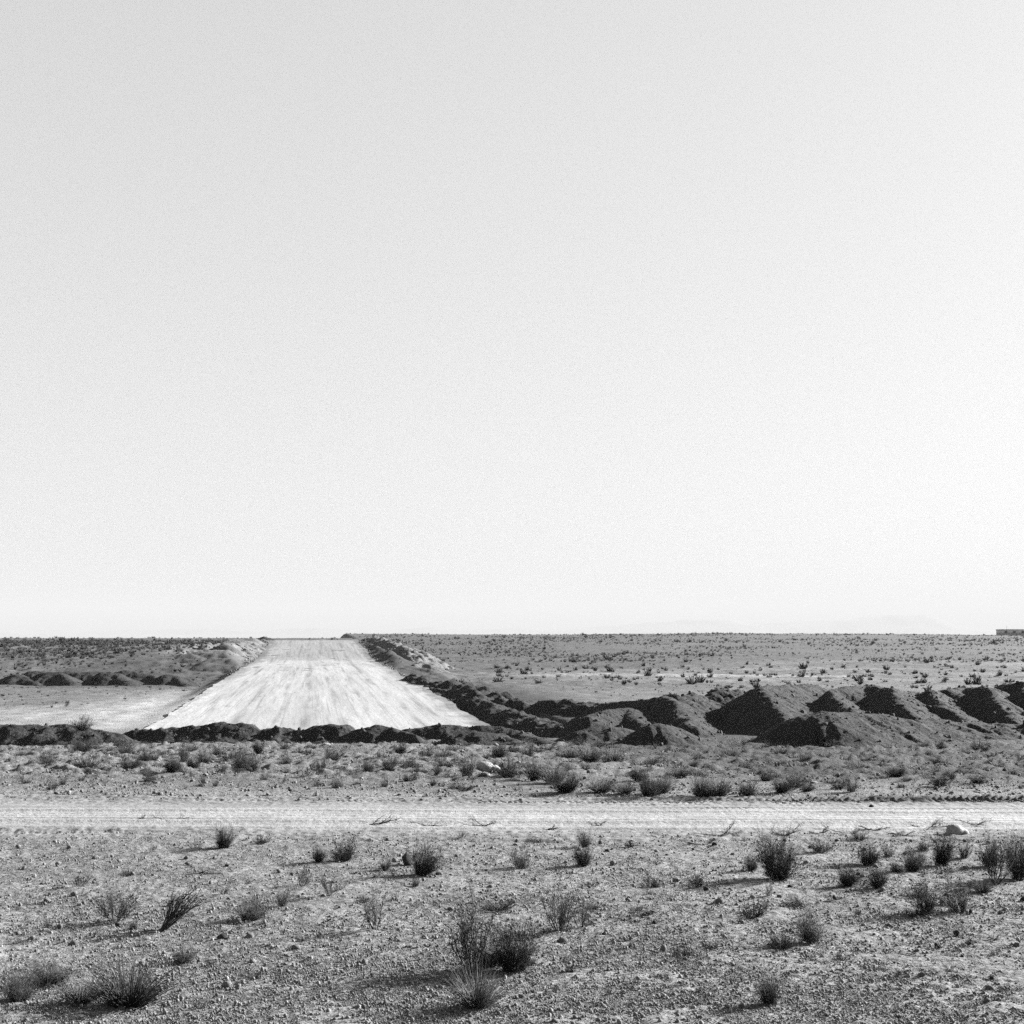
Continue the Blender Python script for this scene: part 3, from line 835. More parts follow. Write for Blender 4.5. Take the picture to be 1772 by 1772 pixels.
FG = 'shrubs on the near gravel'
shrubs = [
    (385, 1469, 42, 40, 'broom', 'd', 'compact dark ball-like shrub just below the dirt track, alone'),
    (600, 1489, 64, 44, 'fan', 'd', 'dark fan-shaped shrub below the track with a smaller one on its shadow side'),
    (551, 1492, 26, 28, 'broom', 'd', 'small dark shrub in the shadow end of the fan-shaped one'),
    (730, 1514, 66, 54, 'broom', 'd', 'stout dark shrub with a small white stone at its foot'),
    (667, 1506, 30, 26, 'fan', 'g', 'small grey shrub standing next to the stout dark one with white stone'),
    (902, 1502, 54, 40, 'fan', 'g', 'spiky grey shrub in mid gravel between white stone and a pair of shrubs'),
    (1012, 1466, 42, 32, 'fan', 'g', 'grey shrub of a pair, the one closer to the track'),
    (1009, 1498, 38, 36, 'broom', 'd', 'dark shrub of a pair, the one farther from the track'),
    (969, 1493, 14, 12, 'sprig', 'd', 'tiny dark sprig in the shadow of the paired shrubs'),
    (1345, 1521, 78, 76, 'broom', 'd', 'large tall dark shrub with bleached stems at its base'),
    (1299, 1508, 30, 28, 'broom', 'g', 'small grey shrub tucked beside the large tall dark shrub'),
    (1335, 1553, 24, 34, 'open', 'p', 'thin pale wisp in front of the large tall dark shrub'),
    (1420, 1476, 38, 26, 'fan', 'd', 'low dark shrub with forked shadow between tall shrub and track'),
    (1500, 1497, 44, 40, 'broom', 'd', 'dark rounded shrub first of the crowded clump below the white rock'),
    (1536, 1483, 30, 22, 'fan', 'd', 'small shrub at the back of the crowded clump below the white rock'),
    (1580, 1508, 46, 42, 'broom', 'g', 'grey spiky shrub in the middle of the crowded clump'),
    (1551, 1510, 28, 20, 'fan', 'g', 'little shrub against the grey spiky one in the crowded clump'),
    (1628, 1496, 50, 66, 'broom', 'd', 'tallest darkest shrub of the crowded clump, just below the white rock'),
    (1596, 1473, 28, 22, 'fan', 'g', 'small grey shrub behind the tallest one of the crowded clump'),
    (1669, 1487, 28, 36, 'fan', 'd', 'narrow shrub between the white rock and the edge thicket'),
    (1466, 1533, 50, 38, 'broom', 'd', 'dark shrub of a low pair with a long thin shadow'),
    (1516, 1537, 42, 34, 'broom', 'd', 'second dark shrub of the low pair, without a long shadow'),
    (1712, 1500, 54, 56, 'fan', 'g', 'grey thicket shrub at the picture edge, behind the tangled one'),
    (1722, 1531, 60, 72, 'open', 'd', 'tangled tall shrub with bleached sticks at the picture edge'),
    (1764, 1522, 56, 80, 'broom', 'g', 'tall grey shrub outermost of the edge thicket'),
    (1302, 1587, 56, 28, 'mat', 'd', 'low dark spreading shrub hugging the gravel beside a stub'),
    (1378, 1569, 40, 13, 'mat', 'd', 'very flat dark mat above the shaggy rounded shrub'),
    (1403, 1631, 62, 62, 'fan', 'g', 'shaggy rounded shrub with dark hollow base, lower gravel'),
    (1352, 1640, 62, 26, 'mat', 'g', 'flat ragged growth spreading from the shaggy rounded shrub'),
    (1602, 1581, 54, 62, 'fan', 'g', 'upright grey shrub with a black shadow patch at its foot'),
    (1582, 1585, 50, 14, 'mat', 'd', 'dark mat beneath the upright grey shrub'),
    (1662, 1578, 54, 56, 'fan', 'g', 'bushy grey shrub beside the upright one, near the edge thicket'),
    (1700, 1545, 40, 30, 'tuft', 'p', 'pale dry tuft at the foot of the edge thicket'),
    (1331, 1738, 54, 66, 'tuft', 'g', 'grassy grey tuft on the bottom edge, below the shaggy shrub'),
    (815, 1682, 116, 122, 'woody', 'd', 'big open-branched dark bush, woody half of the large pair'),
    (885, 1682, 90, 84, 'broom', 'd', 'densest black bush, solid half of the large pair'),
    (846, 1672, 60, 50, 'fan', 'd', 'smaller dark bush filled in between the large pair'),
    (826, 1744, 106, 72, 'tuft', 'p', 'bright pale grass tuft in front of the large bush pair'),
    (968, 1614, 84, 80, 'woody', 'g', 'loose wiry bush with pale twigs behind the densest black bush'),
    (1006, 1606, 56, 52, 'open', 'p', 'pale wiry bush leaning on the loose wiry one'),
    (650, 1612, 52, 70, 'open', 'p', 'pale upright Y-shaped skeleton plant alone on gravel'),
    (438, 1592, 70, 40, 'fan', 'g', 'grey shrub holding a small white stone, with thick shadow'),
    (488, 1568, 30, 36, 'fan', 'g', 'small upright grey shrub just behind the one holding a white stone'),
    (280, 1608, 140, 66, 'lean', 'd', 'bare dark branches swept sideways with a long streaked shadow'),
    (200, 1594, 72, 58, 'woody', 'g', 'open twiggy dark shrub with a thin shadow, near the swept branches'),
    (138, 1536, 36, 26, 'open', 'd', 'small twisted dark stub with crooked shadow'),
    (82, 1704, 84, 44, 'fan', 'g', 'ragged shrub with dark base by the lower picture corner'),
    (222, 1742, 140, 80, 'tuft', 'g', 'large bristly grey tuft on the bottom edge'),
    (314, 1666, 56, 34, 'fan', 'g', 'half-bare grey shrub above the large bristly tuft'),
    (1126, 1536, 44, 22, 'mat', 'd', 'low dark clump with a pale stick beside it'),
    (572, 1552, 34, 42, 'open', 'g', 'thin see-through plant of a sparse pair, the one with longer shadow'),
    (523, 1534, 36, 32, 'open', 'g', 'thin see-through plant of a sparse pair, the fainter one'),
    (338, 1470, 44, 24, 'sprig', 'p', 'faint dry twigs beside the compact ball-like shrub'),
    (1102, 1586, 70, 24, 'open', 'd', 'low straggling twigs with a pale bent stick'),
    (1180, 1652, 54, 14, 'mat', 'd', 'flat black mat in the lower gravel'),
    (862, 1574, 70, 18, 'mat', 'd', 'flat dark strip of dead growth above the large bush pair'),
    (140, 1736, 90, 50, 'tuft', 'p', 'pale fine grass in the bottom corner beside the bristly tuft'),
    (1262, 1700, 60, 22, 'sprig', 'g', 'dry straggly growth above the grassy tuft'),
    (1590, 1552, 44, 18, 'mat', 'g', 'flat grey growth behind the upright grey shrub'),
    (25, 1735, 90, 60, 'fan', 'g', 'shrub at the very corner of the near gravel'),
]
for s in shrubs:
    rot = 0.0 if s[4] == 'lean' else None
    place(*s[:6], s[6], FG, rot=rot)

MG = 'shrubs between the dirt track and the berm'
mid = [
    (84, 1325, 40, 30, 'fan', 'g', 'grey shrub nearest the picture edge in the strip above the track'),
    (137, 1304, 44, 26, 'broom', 'g', 'grey-topped shrub under the low berm end'),
    (150, 1327, 50, 22, 'mat', 'g', 'ragged low shrub in front of the grey-topped one'),
    (222, 1306, 34, 24, 'fan', 'd', 'dark shrub with sharp shadow below the berm gap'),
    (252, 1321, 36, 30, 'fan', 'g', 'upright grey shrub in a loose trio below the berm'),
    (226, 1331, 46, 24, 'fan', 'g', 'low shrub of the loose trio with longest shadow'),
    (299, 1338, 36, 30, 'broom', 'd', 'dark-based shrub lowest of its cluster above the track'),
    (317, 1320, 32, 44, 'fan', 'g', 'tall feathery grey shrub under the longest berm'),
    (334, 1331, 30, 20, 'broom', 'd', 'dark squat shrub beside the tall feathery one'),
    (352, 1324, 32, 30, 'fan', 'g', 'feathery shrub in the row under the berm peak'),
    (378, 1310, 40, 24, 'fan', 'g', 'small feathery shrub close under the berm peak'),
    (414, 1330, 46, 38, 'fan', 'g', 'rounded feathery shrub of a merged pair'),
    (437, 1334, 42, 34, 'fan', 'g', 'second feathery shrub of the merged pair'),
    (448, 1305, 26, 24, 'broom', 'd', 'dark shrub right against the berm foot'),
    (497, 1324, 26, 18, 'fan', 'd', 'small dark shrub alone in the middle of the strip'),
    (534, 1345, 30, 22, 'open', 'd', 'dark arching dead shrub above the track'),
    (572, 1318, 54, 30, 'fan', 'g', 'wide soft grey shrub below a white stone'),
    (556, 1334, 28, 24, 'fan', 'd', 'small dark shrub in front of the wide soft one'),
    (634, 1338, 26, 30, 'fan', 'g', 'upright shrub at the middle of the strip'),
    (672, 1332, 48, 32, 'fan', 'g', 'pale grey shrub before the blackish berm lump'),
    (690, 1305, 26, 20, 'broom', 'd', 'round dark shrub at the berm lump foot'),
    (738, 1310, 30, 18, 'fan', 'd', 'flat dark shrub below the smooth berm end'),
    (708, 1330, 34, 16, 'mat', 'd', 'flat shrub beside the pale grey one'),
    (768, 1332, 40, 26, 'fan', 'g', 'grey shrub a little before the white boulder'),
    (812, 1343, 44, 40, 'fan', 'g', 'grey shrub hiding one end of the white boulder'),
    (804, 1368, 34, 14, 'mat', 'd', 'small flat dark shrub near the track below the boulder'),
    (866, 1312, 38, 26, 'broom', 'd', 'dark shrub just behind the white boulder'),
    (916, 1312, 44, 32, 'fan', 'g', 'grey shrub behind the white boulder toward the ditch'),
    (880, 1346, 54, 34, 'fan', 'g', 'grey shrub at the other end of the white boulder'),
    (925, 1350, 50, 40, 'tuft', 'g', 'grassy shrub next to the boulder, with dark foot'),
    (958, 1356, 60, 52, 'tuft', 'g', 'tall grassy clump leaning over the black-based shrub'),
    (978, 1372, 56, 40, 'broom', 'd', 'black-based shrub at the track edge, first of the dark row'),
    (985, 1314, 60, 32, 'tuft', 'p', 'pale tall grass patch before the ditch, first clump'),
    (1022, 1318, 70, 40, 'tuft', 'p', 'pale tall grass patch before the ditch, widest clump'),
    (1062, 1320, 50, 36, 'tuft', 'p', 'pale tall grass patch before the ditch, end clump'),
    (1040, 1372, 60, 36, 'tuft', 'g', 'grass clump between the black-based shrub and the blackest one'),
    (1082, 1374, 50, 34, 'tuft', 'g', 'grass clump touching the blackest shrub'),
    (1108, 1352, 40, 26, 'broom', 'd', 'dark shrub behind the blackest one'),
    (1124, 1381, 60, 46, 'broom', 'd', 'blackest shrub of the row along the far track edge'),
    (1146, 1372, 46, 46, 'tuft', 'g', 'tall grey grass rising beside the blackest shrub'),
    (1178, 1344, 60, 30, 'tuft', 'g', 'soft grass clump behind the row of dark shrubs'),
    (1212, 1378, 44, 52, 'tuft', 'p', 'pale tall grass at the far track edge, first half'),
    (1242, 1380, 54, 52, 'tuft', 'p', 'pale tall grass at the far track edge, second half'),
    (1228, 1382, 60, 26, 'broom', 'd', 'dark growth at the foot of the pale tall grass'),
    (1296, 1378, 42, 32, 'broom', 'd', 'dark shrub after the pale tall grass'),
    (1350, 1372, 46, 36, 'broom', 'd', 'dark-hearted shrub in front of a fuzzy grey one'),
    (1374, 1364, 56, 38, 'fan', 'g', 'fuzzy grey shrub behind the dark-hearted one'),
    (1396, 1370, 30, 20, 'broom', 'd', 'small dark shrub by a white chip of stone'),
    (1322, 1352, 44, 28, 'fan', 'd', 'dark twiggy shrub behind the row, by a pale post-like stem'),
    (1476, 1371, 34, 42, 'fan', 'g', 'slim upright shrub with a thin line of shadow'),
    (1452, 1366, 36, 24, 'fan', 'g', 'low grey shrub behind the slim upright one'),
    (1550, 1345, 40, 22, 'broom', 'd', 'dark low shrub on the dark soil under the mounds'),
    (1626, 1361, 46, 34, 'fan', 'd', 'dark leaning shrub on the dark soil near the edge'),
    (1648, 1350, 16, 20, 'broom', 'd', 'narrow black shrub beside the leaning one'),
    (1692, 1356, 40, 22, 'fan', 'd', 'flat dark shrub last before the picture edge'),
    (158, 1362, 28, 20, 'sprig', 'd', 'small star-shaped sprig with a thin shadow above the track'),
    (144, 1258, 36, 26, 'fan', 'd', 'scrubby bush growing on the low end of the berm'),
]
for s in mid:
    s = list(s)
    if s[0] > 940:
        s[2] *= 0.95; s[3] *= 0.82
        if s[4] == 'tuft':
            s[5] = 'p'
    if 'growing on the low end' in s[6]:
        q = at(144, 1264, 45.3)
        place(*s[:6], s[6], MG, pos=q, size=(0.7, 0.5))
    else:
        place(*s[:6], s[6], MG)

# small tufts that nothing else tells apart: said by what they lie below
def by(v, table):
    for lim, txt in table:
        if v < lim:
            return txt
    return table[-1][1]


BERM_AT = [(220, 'the low berm end'), (340, 'the first berm peak rise'), (450, 'the berm peak'), (610, 'the far half of the longest berm'), (700, 'the blackish berm lump'), (800, 'the smooth berm end'), (960, 'the pale tail of the berm'), (1190, 'the small cone heap'), (1330, 'the gap before the rounded mound'), (1600, 'the rounded mound'), (9999, 'the sprawling edge mound')]
TALL = [(11, 'flat'), (14, 'small low'), (99, 'small upright')]
k = 0
while k < 250:
    px = rng.uniform(-40, 1810); py = 1290 + 78 * rng.uniform() ** 1.3
    if px > 1180 and rng.uniform() < 0.25:
        continue
    p = ground(px, py)
    if abs(p[1] - track_c(p[0])) < 3.3:
        continue
    w = rng.uniform(12, 30); h = rng.uniform(8, 17)
    place(px, py, w, h, ['fan', 'sprig', 'mat', 'sprig'][k % 4], 'gdgg'[k % 4], f'{by(h, TALL)} scrub tuft {"close under" if py < 1315 else "well below"} {by(px, BERM_AT)}', 'low tufts above the track', name='scrub_tuft', cat='tuft')
    k += 1
NEAR_AT = [(160, 'under the twisted stub'), (330, 'near the swept branches'), (480, 'near the compact ball-like shrub'), (640, 'near the fan-shaped shrub'), (780, 'near the stout dark shrub'), (940, 'in line with the large bush pair'), (1100, 'in line with the paired shrubs'), (1270, 'on the emptiest gravel'), (1440, 'in line with the large tall shrub'), (1600, 'in line with the crowded clump'), (9999, 'by the edge thicket')]
DOWN_AT = [(1510, 'by the track'), (1580, 'upper gravel'), (1660, 'middle gravel'), (9999, 'lowest gravel')]
k = 0
while k < 120:
    px = rng.uniform(0, 1772); py = rng.uniform(1450, 1765)
    p = ground(px, py)
    if abs(p[1] - track_c(p[0])) < 2.6:
        continue
    w = rng.uniform(10, 34); h = rng.uniform(6, 20)
    place(px, py, w, h, ['sprig', 'mat', 'open', 'sprig'][k % 4], 'gdpg'[k % 4], f'{["grey", "dark flat", "pale", "grey"][k % 4]} sprig {by(px, NEAR_AT)}, {by(py, DOWN_AT)}', 'tiny sprigs on the near gravel', name='dry_sprig', cat='sprig')
    k += 1


# ------------------------------------------------------------------ dead branches along the near edge of the track and elsewhere
def dead_branch(px, py, length_px, rise_px, label, mat=None, n=7, seed=0, pos_y=None, ang=0.0):
    r = np.random.default_rng(500 + seed)
    p = ground(px, py)
    s = p[1] / FPX
    L, R_ = length_px * s, rise_px * s
    kk = 6
    t = np.linspace(0, 1, kk)
    Ps, Rs = [], []
    for i in range(max(1, n // 2 + 1)):
        a = ang + r.normal(0, 0.35) + (math.pi if r.uniform() < 0.35 else 0)
        ln = L * r.uniform(0.35, 0.75)
        x0 = r.uniform(-0.2, 0.2) * L
        rise = R_ * r.uniform(0.1, 1.0) * (1.3 if i == 0 else 0.7)
        pts = np.stack([x0 + t * ln * math.cos(a), t * ln * math.sin(a) + r.normal(0, 0.03), 0.008 + rise * t ** 1.5], -1)
        pts[1:] += np.cumsum(r.normal(0, 0.009, (kk - 1, 3)), axis=0)
        pts[:, 2] = np.maximum(pts[:, 2], 0.004)
        Ps.append(pts); Rs.append(np.linspace(0.0075, 0.003, kk) * r.uniform(0.7, 1.3))
    Ps = np.array(Ps); Rs = np.array(Rs)
    main = tubes(Ps, Rs, 4)
    if n > 1:
        Q, R2, _ = side_twigs(r, Ps, np.full(len(Ps), L * 0.6), 9, 4, 0.0032, 0.15, 0.5, 0.55, 0.1)
        Q[:, :, 2] = np.maximum(Q[:, :, 2], 0.003)
        V, F = join_vf([main, (tubes(Q, R2, 4))])
    else:
        V, F = main
    me = mesh_from('dead_branch', V, F, mat or M_WOOD)
    link('dead_branch', me, loc=(p[0], p[1], p[2]), label=label, category='branch', group='dead branches')


br = [
    (300, 1421, 56, 10, 'flat dead brush lying on the track edge above the compact shrub'),
    (240, 1418, 22, 6, 'short dead twig at the pale track edge beside the flat brush'),
    (648, 1428, 46, 22, 'dead brush with one stick pointing up at the track edge'),
    (738, 1430, 46, 6, 'thin flat line of dead twigs at the track edge'),
    (838, 1431, 48, 12, 'tangle of dead twigs at the track edge, mid frame'),
    (942, 1437, 30, 6, 'pale thin twigs on the ground just below the track'),
    (1040, 1430, 24, 8, 'small forked twig on the track edge above the shrub pair'),
    (1240, 1448, 66, 30, 'spray of dark dead branches raised to one side below the track'),
    (1216, 1462, 40, 5, 'dark flat twig line under the raised spray'),
    (1360, 1446, 34, 12, 'short dead brush between the raised spray and the knobbed branch'),
    (1460, 1444, 60, 18, 'long dark dead branch with a knobbed upright end'),
    (1416, 1442, 24, 10, 'small dead twig next to the long knobbed branch'),
    (1515, 1438, 46, 8, 'flat mat of dead brush at the track edge before the white rock'),
    (1562, 1447, 44, 10, 'dead brush lying below the track, closer to the crowded clump'),
    (1605, 1434, 46, 18, 'spiky dead brush right beside the white rock'),
    (1690, 1428, 60, 8, 'thin pale branches beyond the white rock'),
    (345, 1512, 62, 6, 'long thin dead stick on open gravel under the compact shrub'),
    (180, 1378, 26, 6, 'dead twig lying on the far pale verge'),
]
for i, b in enumerate(br):
    dead_branch(*b, seed=i, n=4 + i % 5, ang=0.05 * ((i % 5) - 2))
dead_branch(765, 1190, 30, 14, 'bleached log lying between the white road and the ditch bank', mat=M_BLEACH, n=3, seed=70, ang=0.8)
dead_branch(745, 1620, 60, 16, 'thin bleached stick slanting on gravel beside the large bush pair', mat=M_BLEACH, n=1, seed=71, ang=0.7)
dead_branch(1205, 1530, 24, 8, 'bleached bent stick beside the low dark clump', mat=M_BLEACH, n=2, seed=72, ang=0.3)
dead_branch(1105, 1580, 26, 12, 'bleached crooked stick above the straggling twigs', mat=M_BLEACH, n=2, seed=73, ang=0.5)


# ------------------------------------------------------------------ rocks
def ico(sub=1):
    import bmesh
    bm = bmesh.new(); bmesh.ops.create_icosphere(bm, subdivisions=sub, radius=1.0)
    V = np.array([v.co[:] for v in bm.verts]); F = np.array([[v.index for v in f.verts] for f in bm.faces])
    bm.free()
    return V, F


ICO = {s: ico(s) for s in (1, 2, 4, 5)}


def rock_mesh(name, seed, sub, mat, rough=0.28, flat=0.6, smooth=False):
    r = np.random.default_rng(seed)
    V, F = ICO[sub]
    V = V.copy()
    for _ in range(9 if sub > 1 else 3):     # chop with random planes: broken faces
        nrm = unit(r.normal(0, 1, 3)); dd = r.uniform(0.62, 0.9)
        q = V @ nrm
        V = V - np.maximum(q - dd, 0)[:, None] * nrm
    V = V + r.normal(0, rough * 0.16 if sub < 4 else rough * 0.03, V.shape)
    V[:, 2] *= flat
    return mesh_from(name, V, F, mat, smooth=smooth)


rocks = [
    (845, 1334, 'WB'),
]
# two-humped white boulder
def lumpy(V, lobes, seed, amp=0.04):
    """Radial blob from several balls."""
    out = np.zeros_like(V)
    for i, v in enumerate(V):
        best = 0.0
        for (cx, cy, cz, rr) in lobes:
            c = np.array([cx, cy, cz]); b = v @ c; disc = b * b - (c @ c - rr * rr)
            if disc > 0:
                best = max(best, b + math.sqrt(disc))
        out[i] = v * max(best, 0.15)
    n = fbm(out[:, 0] * 6 + out[:, 2] * 3, out[:, 1] * 6 - out[:, 2] * 5, seed, 4)
    return out + V * (amp * n)[:, None]


V, F = ICO[4]
W = lumpy(V, [(-0.12, 0, 0.05, 0.36), (0.22, 0, -0.02, 0.24), (0.36, 0.02, -0.06, 0.15), (-0.3, 0, -0.05, 0.2)], 3)
W[:, 2] = np.maximum(W[:, 2], -0.2)
p = ground(845, 1334)
s = p[1] / FPX * 42
W = W * np.array([1.0, 1.0, 0.66])
link('white_boulder', mesh_from('white_boulder', W * s, F, M_WHITE), loc=(p[0], p[1], p[2] + 0.10 * s), label='white two-humped boulder among grey shrubs between the track and the berm', category='boulder')
# broken white dome-shaped rock by the track
W = lumpy(V, [(-0.08, 0, 0.0, 0.40), (0.25, 0, -0.06, 0.26), (0.42, 0, -0.1, 0.12)], 8, 0.03)
cut = -0.36
W[:, 0] = np.maximum(W[:, 0], cut + 0.12 * W[:, 2])
W[:, 2] = np.maximum(W[:, 2], -0.10 + 0.05 * np.abs(W[:, 0]))
W = W * np.array([1.05, 0.8, 0.85])
p = ground(1655, 1444)
s = p[1] / FPX * 40
link('white_rock', mesh_from('white_rock', W * s, F, M_WHITE), loc=(p[0], p[1], p[2] + 0.10 * s), label='white dome-shaped rock with a blunt shaded end at the near track edge', category='rock')

stones = [
    (760, 1514, 12, 6, 1, 'small flat white stone at the foot of the stout dark shrub'),
    (441, 1592, 11, 8, 1, 'small white stone lodged in a grey shrub with thick shadow'),
    (565, 1291, 14, 6, 1, 'white stone lying just in front of the longest berm stretch'),
    (858, 1291, 12, 6, 1, 'white stone on the low mound before the smooth berm end'),
    (838, 1343, 26, 8, 1, 'flat pale stone right below the white two-humped boulder'),
    (898, 1324, 10, 8, 1, 'pale upright stone between shrubs behind the boulder'),
    (1408, 1356, 18, 5, 1, 'flat white chip among shrubs below the rounded mound'),
    (1454, 1656, 15, 6, 1, 'flat pale stone below the shaggy rounded shrub'),
    (1180, 1382, 12, 7, 1, 'pale stone at the far track edge between dark shrub and tall grass'),
    (1222, 1541, 10, 8, 0, 'dark angular stone on open gravel left of the thin wisp'),
    (1368, 1537, 11, 7, 0, 'dark stone just in front of the large tall dark shrub'),
    (1445, 1557, 10, 9, 0, 'dark triangular stone below the low shrub pair'),
    (1655, 1618, 12, 10, 0, 'dark stone in the lower gravel under the bushy grey shrub'),
    (1680, 1580, 9, 7, 0, 'dark stone beside the bushy grey shrub'),
    (393, 1500, 10, 6, 0, 'dark stone on the gravel below the compact ball-like shrub'),
    (101, 1496, 10, 6, 1, 'small white stone on gravel near the picture edge'),
    (205, 1602, 14, 7, 0, 'dark flat stone under the open twiggy shrub'),
    (1508, 1397, 9, 5, 0, 'dark clod lying on the bright track'),
    (704, 1497, 22, 24, 0, 'dark upright slab leaning against the stout dark shrub'),
]
for i, (px, py, w, h, white, lab) in enumerate(stones):
    p = ground(px, py); s = p[1] / FPX
    me = rock_mesh('stone', 300 + i, 2, M_WHITE if white else M_DSTONE, flat=1.0)
    o = link('stone', me, loc=(p[0], p[1], p[2] + h * s * 0.3), label=lab, category='stone')
    o.scale = (w * s * 0.55, w * s * 0.45, h * s * 0.6)
    o.rotation_euler = (0, 0, i * 1.3)


# ------------------------------------------------------------------ gravel (nobody could count it)
def scatter(name, pts, scl, rot, idx, sources, label, category):
    col = bpy.data.collections.new(name + '_kinds')
    for q, me in enumerate(sources):
        col.objects.link(bpy.data.objects.new(f'{name}_{q}', me))
    me = bpy.data.meshes.new(name)
    me.vertices.add(len(pts)); me.vertices.foreach_set('co', np.asarray(pts, np.float32).ravel())
    for nm, ty, dat, fld in (('scl', 'FLOAT_VECTOR', scl, 'vector'), ('rot', 'FLOAT_VECTOR', rot, 'vector'), ('idx', 'INT', idx, 'value')):
        a = me.attributes.new(nm, ty, 'POINT')
        a.data.foreach_set(fld, np.asarray(dat, np.int32 if ty == 'INT' else np.float32).ravel())
    o = link(name, me, label=label, category=category, kind='stuff')
    t = bpy.data.node_groups.new(name, 'GeometryNodeTree')
    t.interface.new_socket('Geometry', in_out='INPUT', socket_type='NodeSocketGeometry')
    t.interface.new_socket('Geometry', in_out='OUTPUT', socket_type='NodeSocketGeometry')
    n, l = t.nodes, t.links
    gi = n.new('NodeGroupInput'); go = n.new('NodeGroupOutput')
    mp = n.new('GeometryNodeMeshToPoints')
    ip = n.new('GeometryNodeInstanceOnPoints')
    ci = n.new('GeometryNodeCollectionInfo')
    ci.inputs['Collection'].default_value = col
    ci.inputs['Separate Children'].default_value = True
    ci.inputs['Reset Children'].default_value = True
    ip.inputs['Pick Instance'].default_value = True

    def attr(nm, ty):
        a = n.new('GeometryNodeInputNamedAttribute'); a.data_type = ty; a.inputs['Name'].default_value = nm
        return a.outputs['Attribute']
    l.new(gi.outputs[0], mp.inputs['Mesh'])
    l.new(mp.outputs[0], ip.inputs['Points'])
    l.new(ci.outputs[0], ip.inputs['Instance'])
    l.new(attr('idx', 'INT'), ip.inputs['Instance Index'])
    e2r = n.new('FunctionNodeEulerToRotation')
    l.new(attr('rot', 'FLOAT_VECTOR'), e2r.inputs[0])
    l.new(e2r.outputs[0], ip.inputs['Rotation'])
    l.new(attr('scl', 'FLOAT_VECTOR'), ip.inputs['Scale'])
    l.new(ip.outputs[0], go.inputs[0])
    md = o.modifiers.new('scatter', 'NODES')
    md.node_group = t
    return o


def fan_points(n, d0, d1, half=0.46, power=1.0):
    """Points over the ground, spread evenly as seen from standing height."""
    u = rng.uniform(size=n)
    y = 1 / (1 / d0 + (1 / d1 - 1 / d0) * u ** power)
    x = y * rng.uniform(-half, half, n)
    return x, y


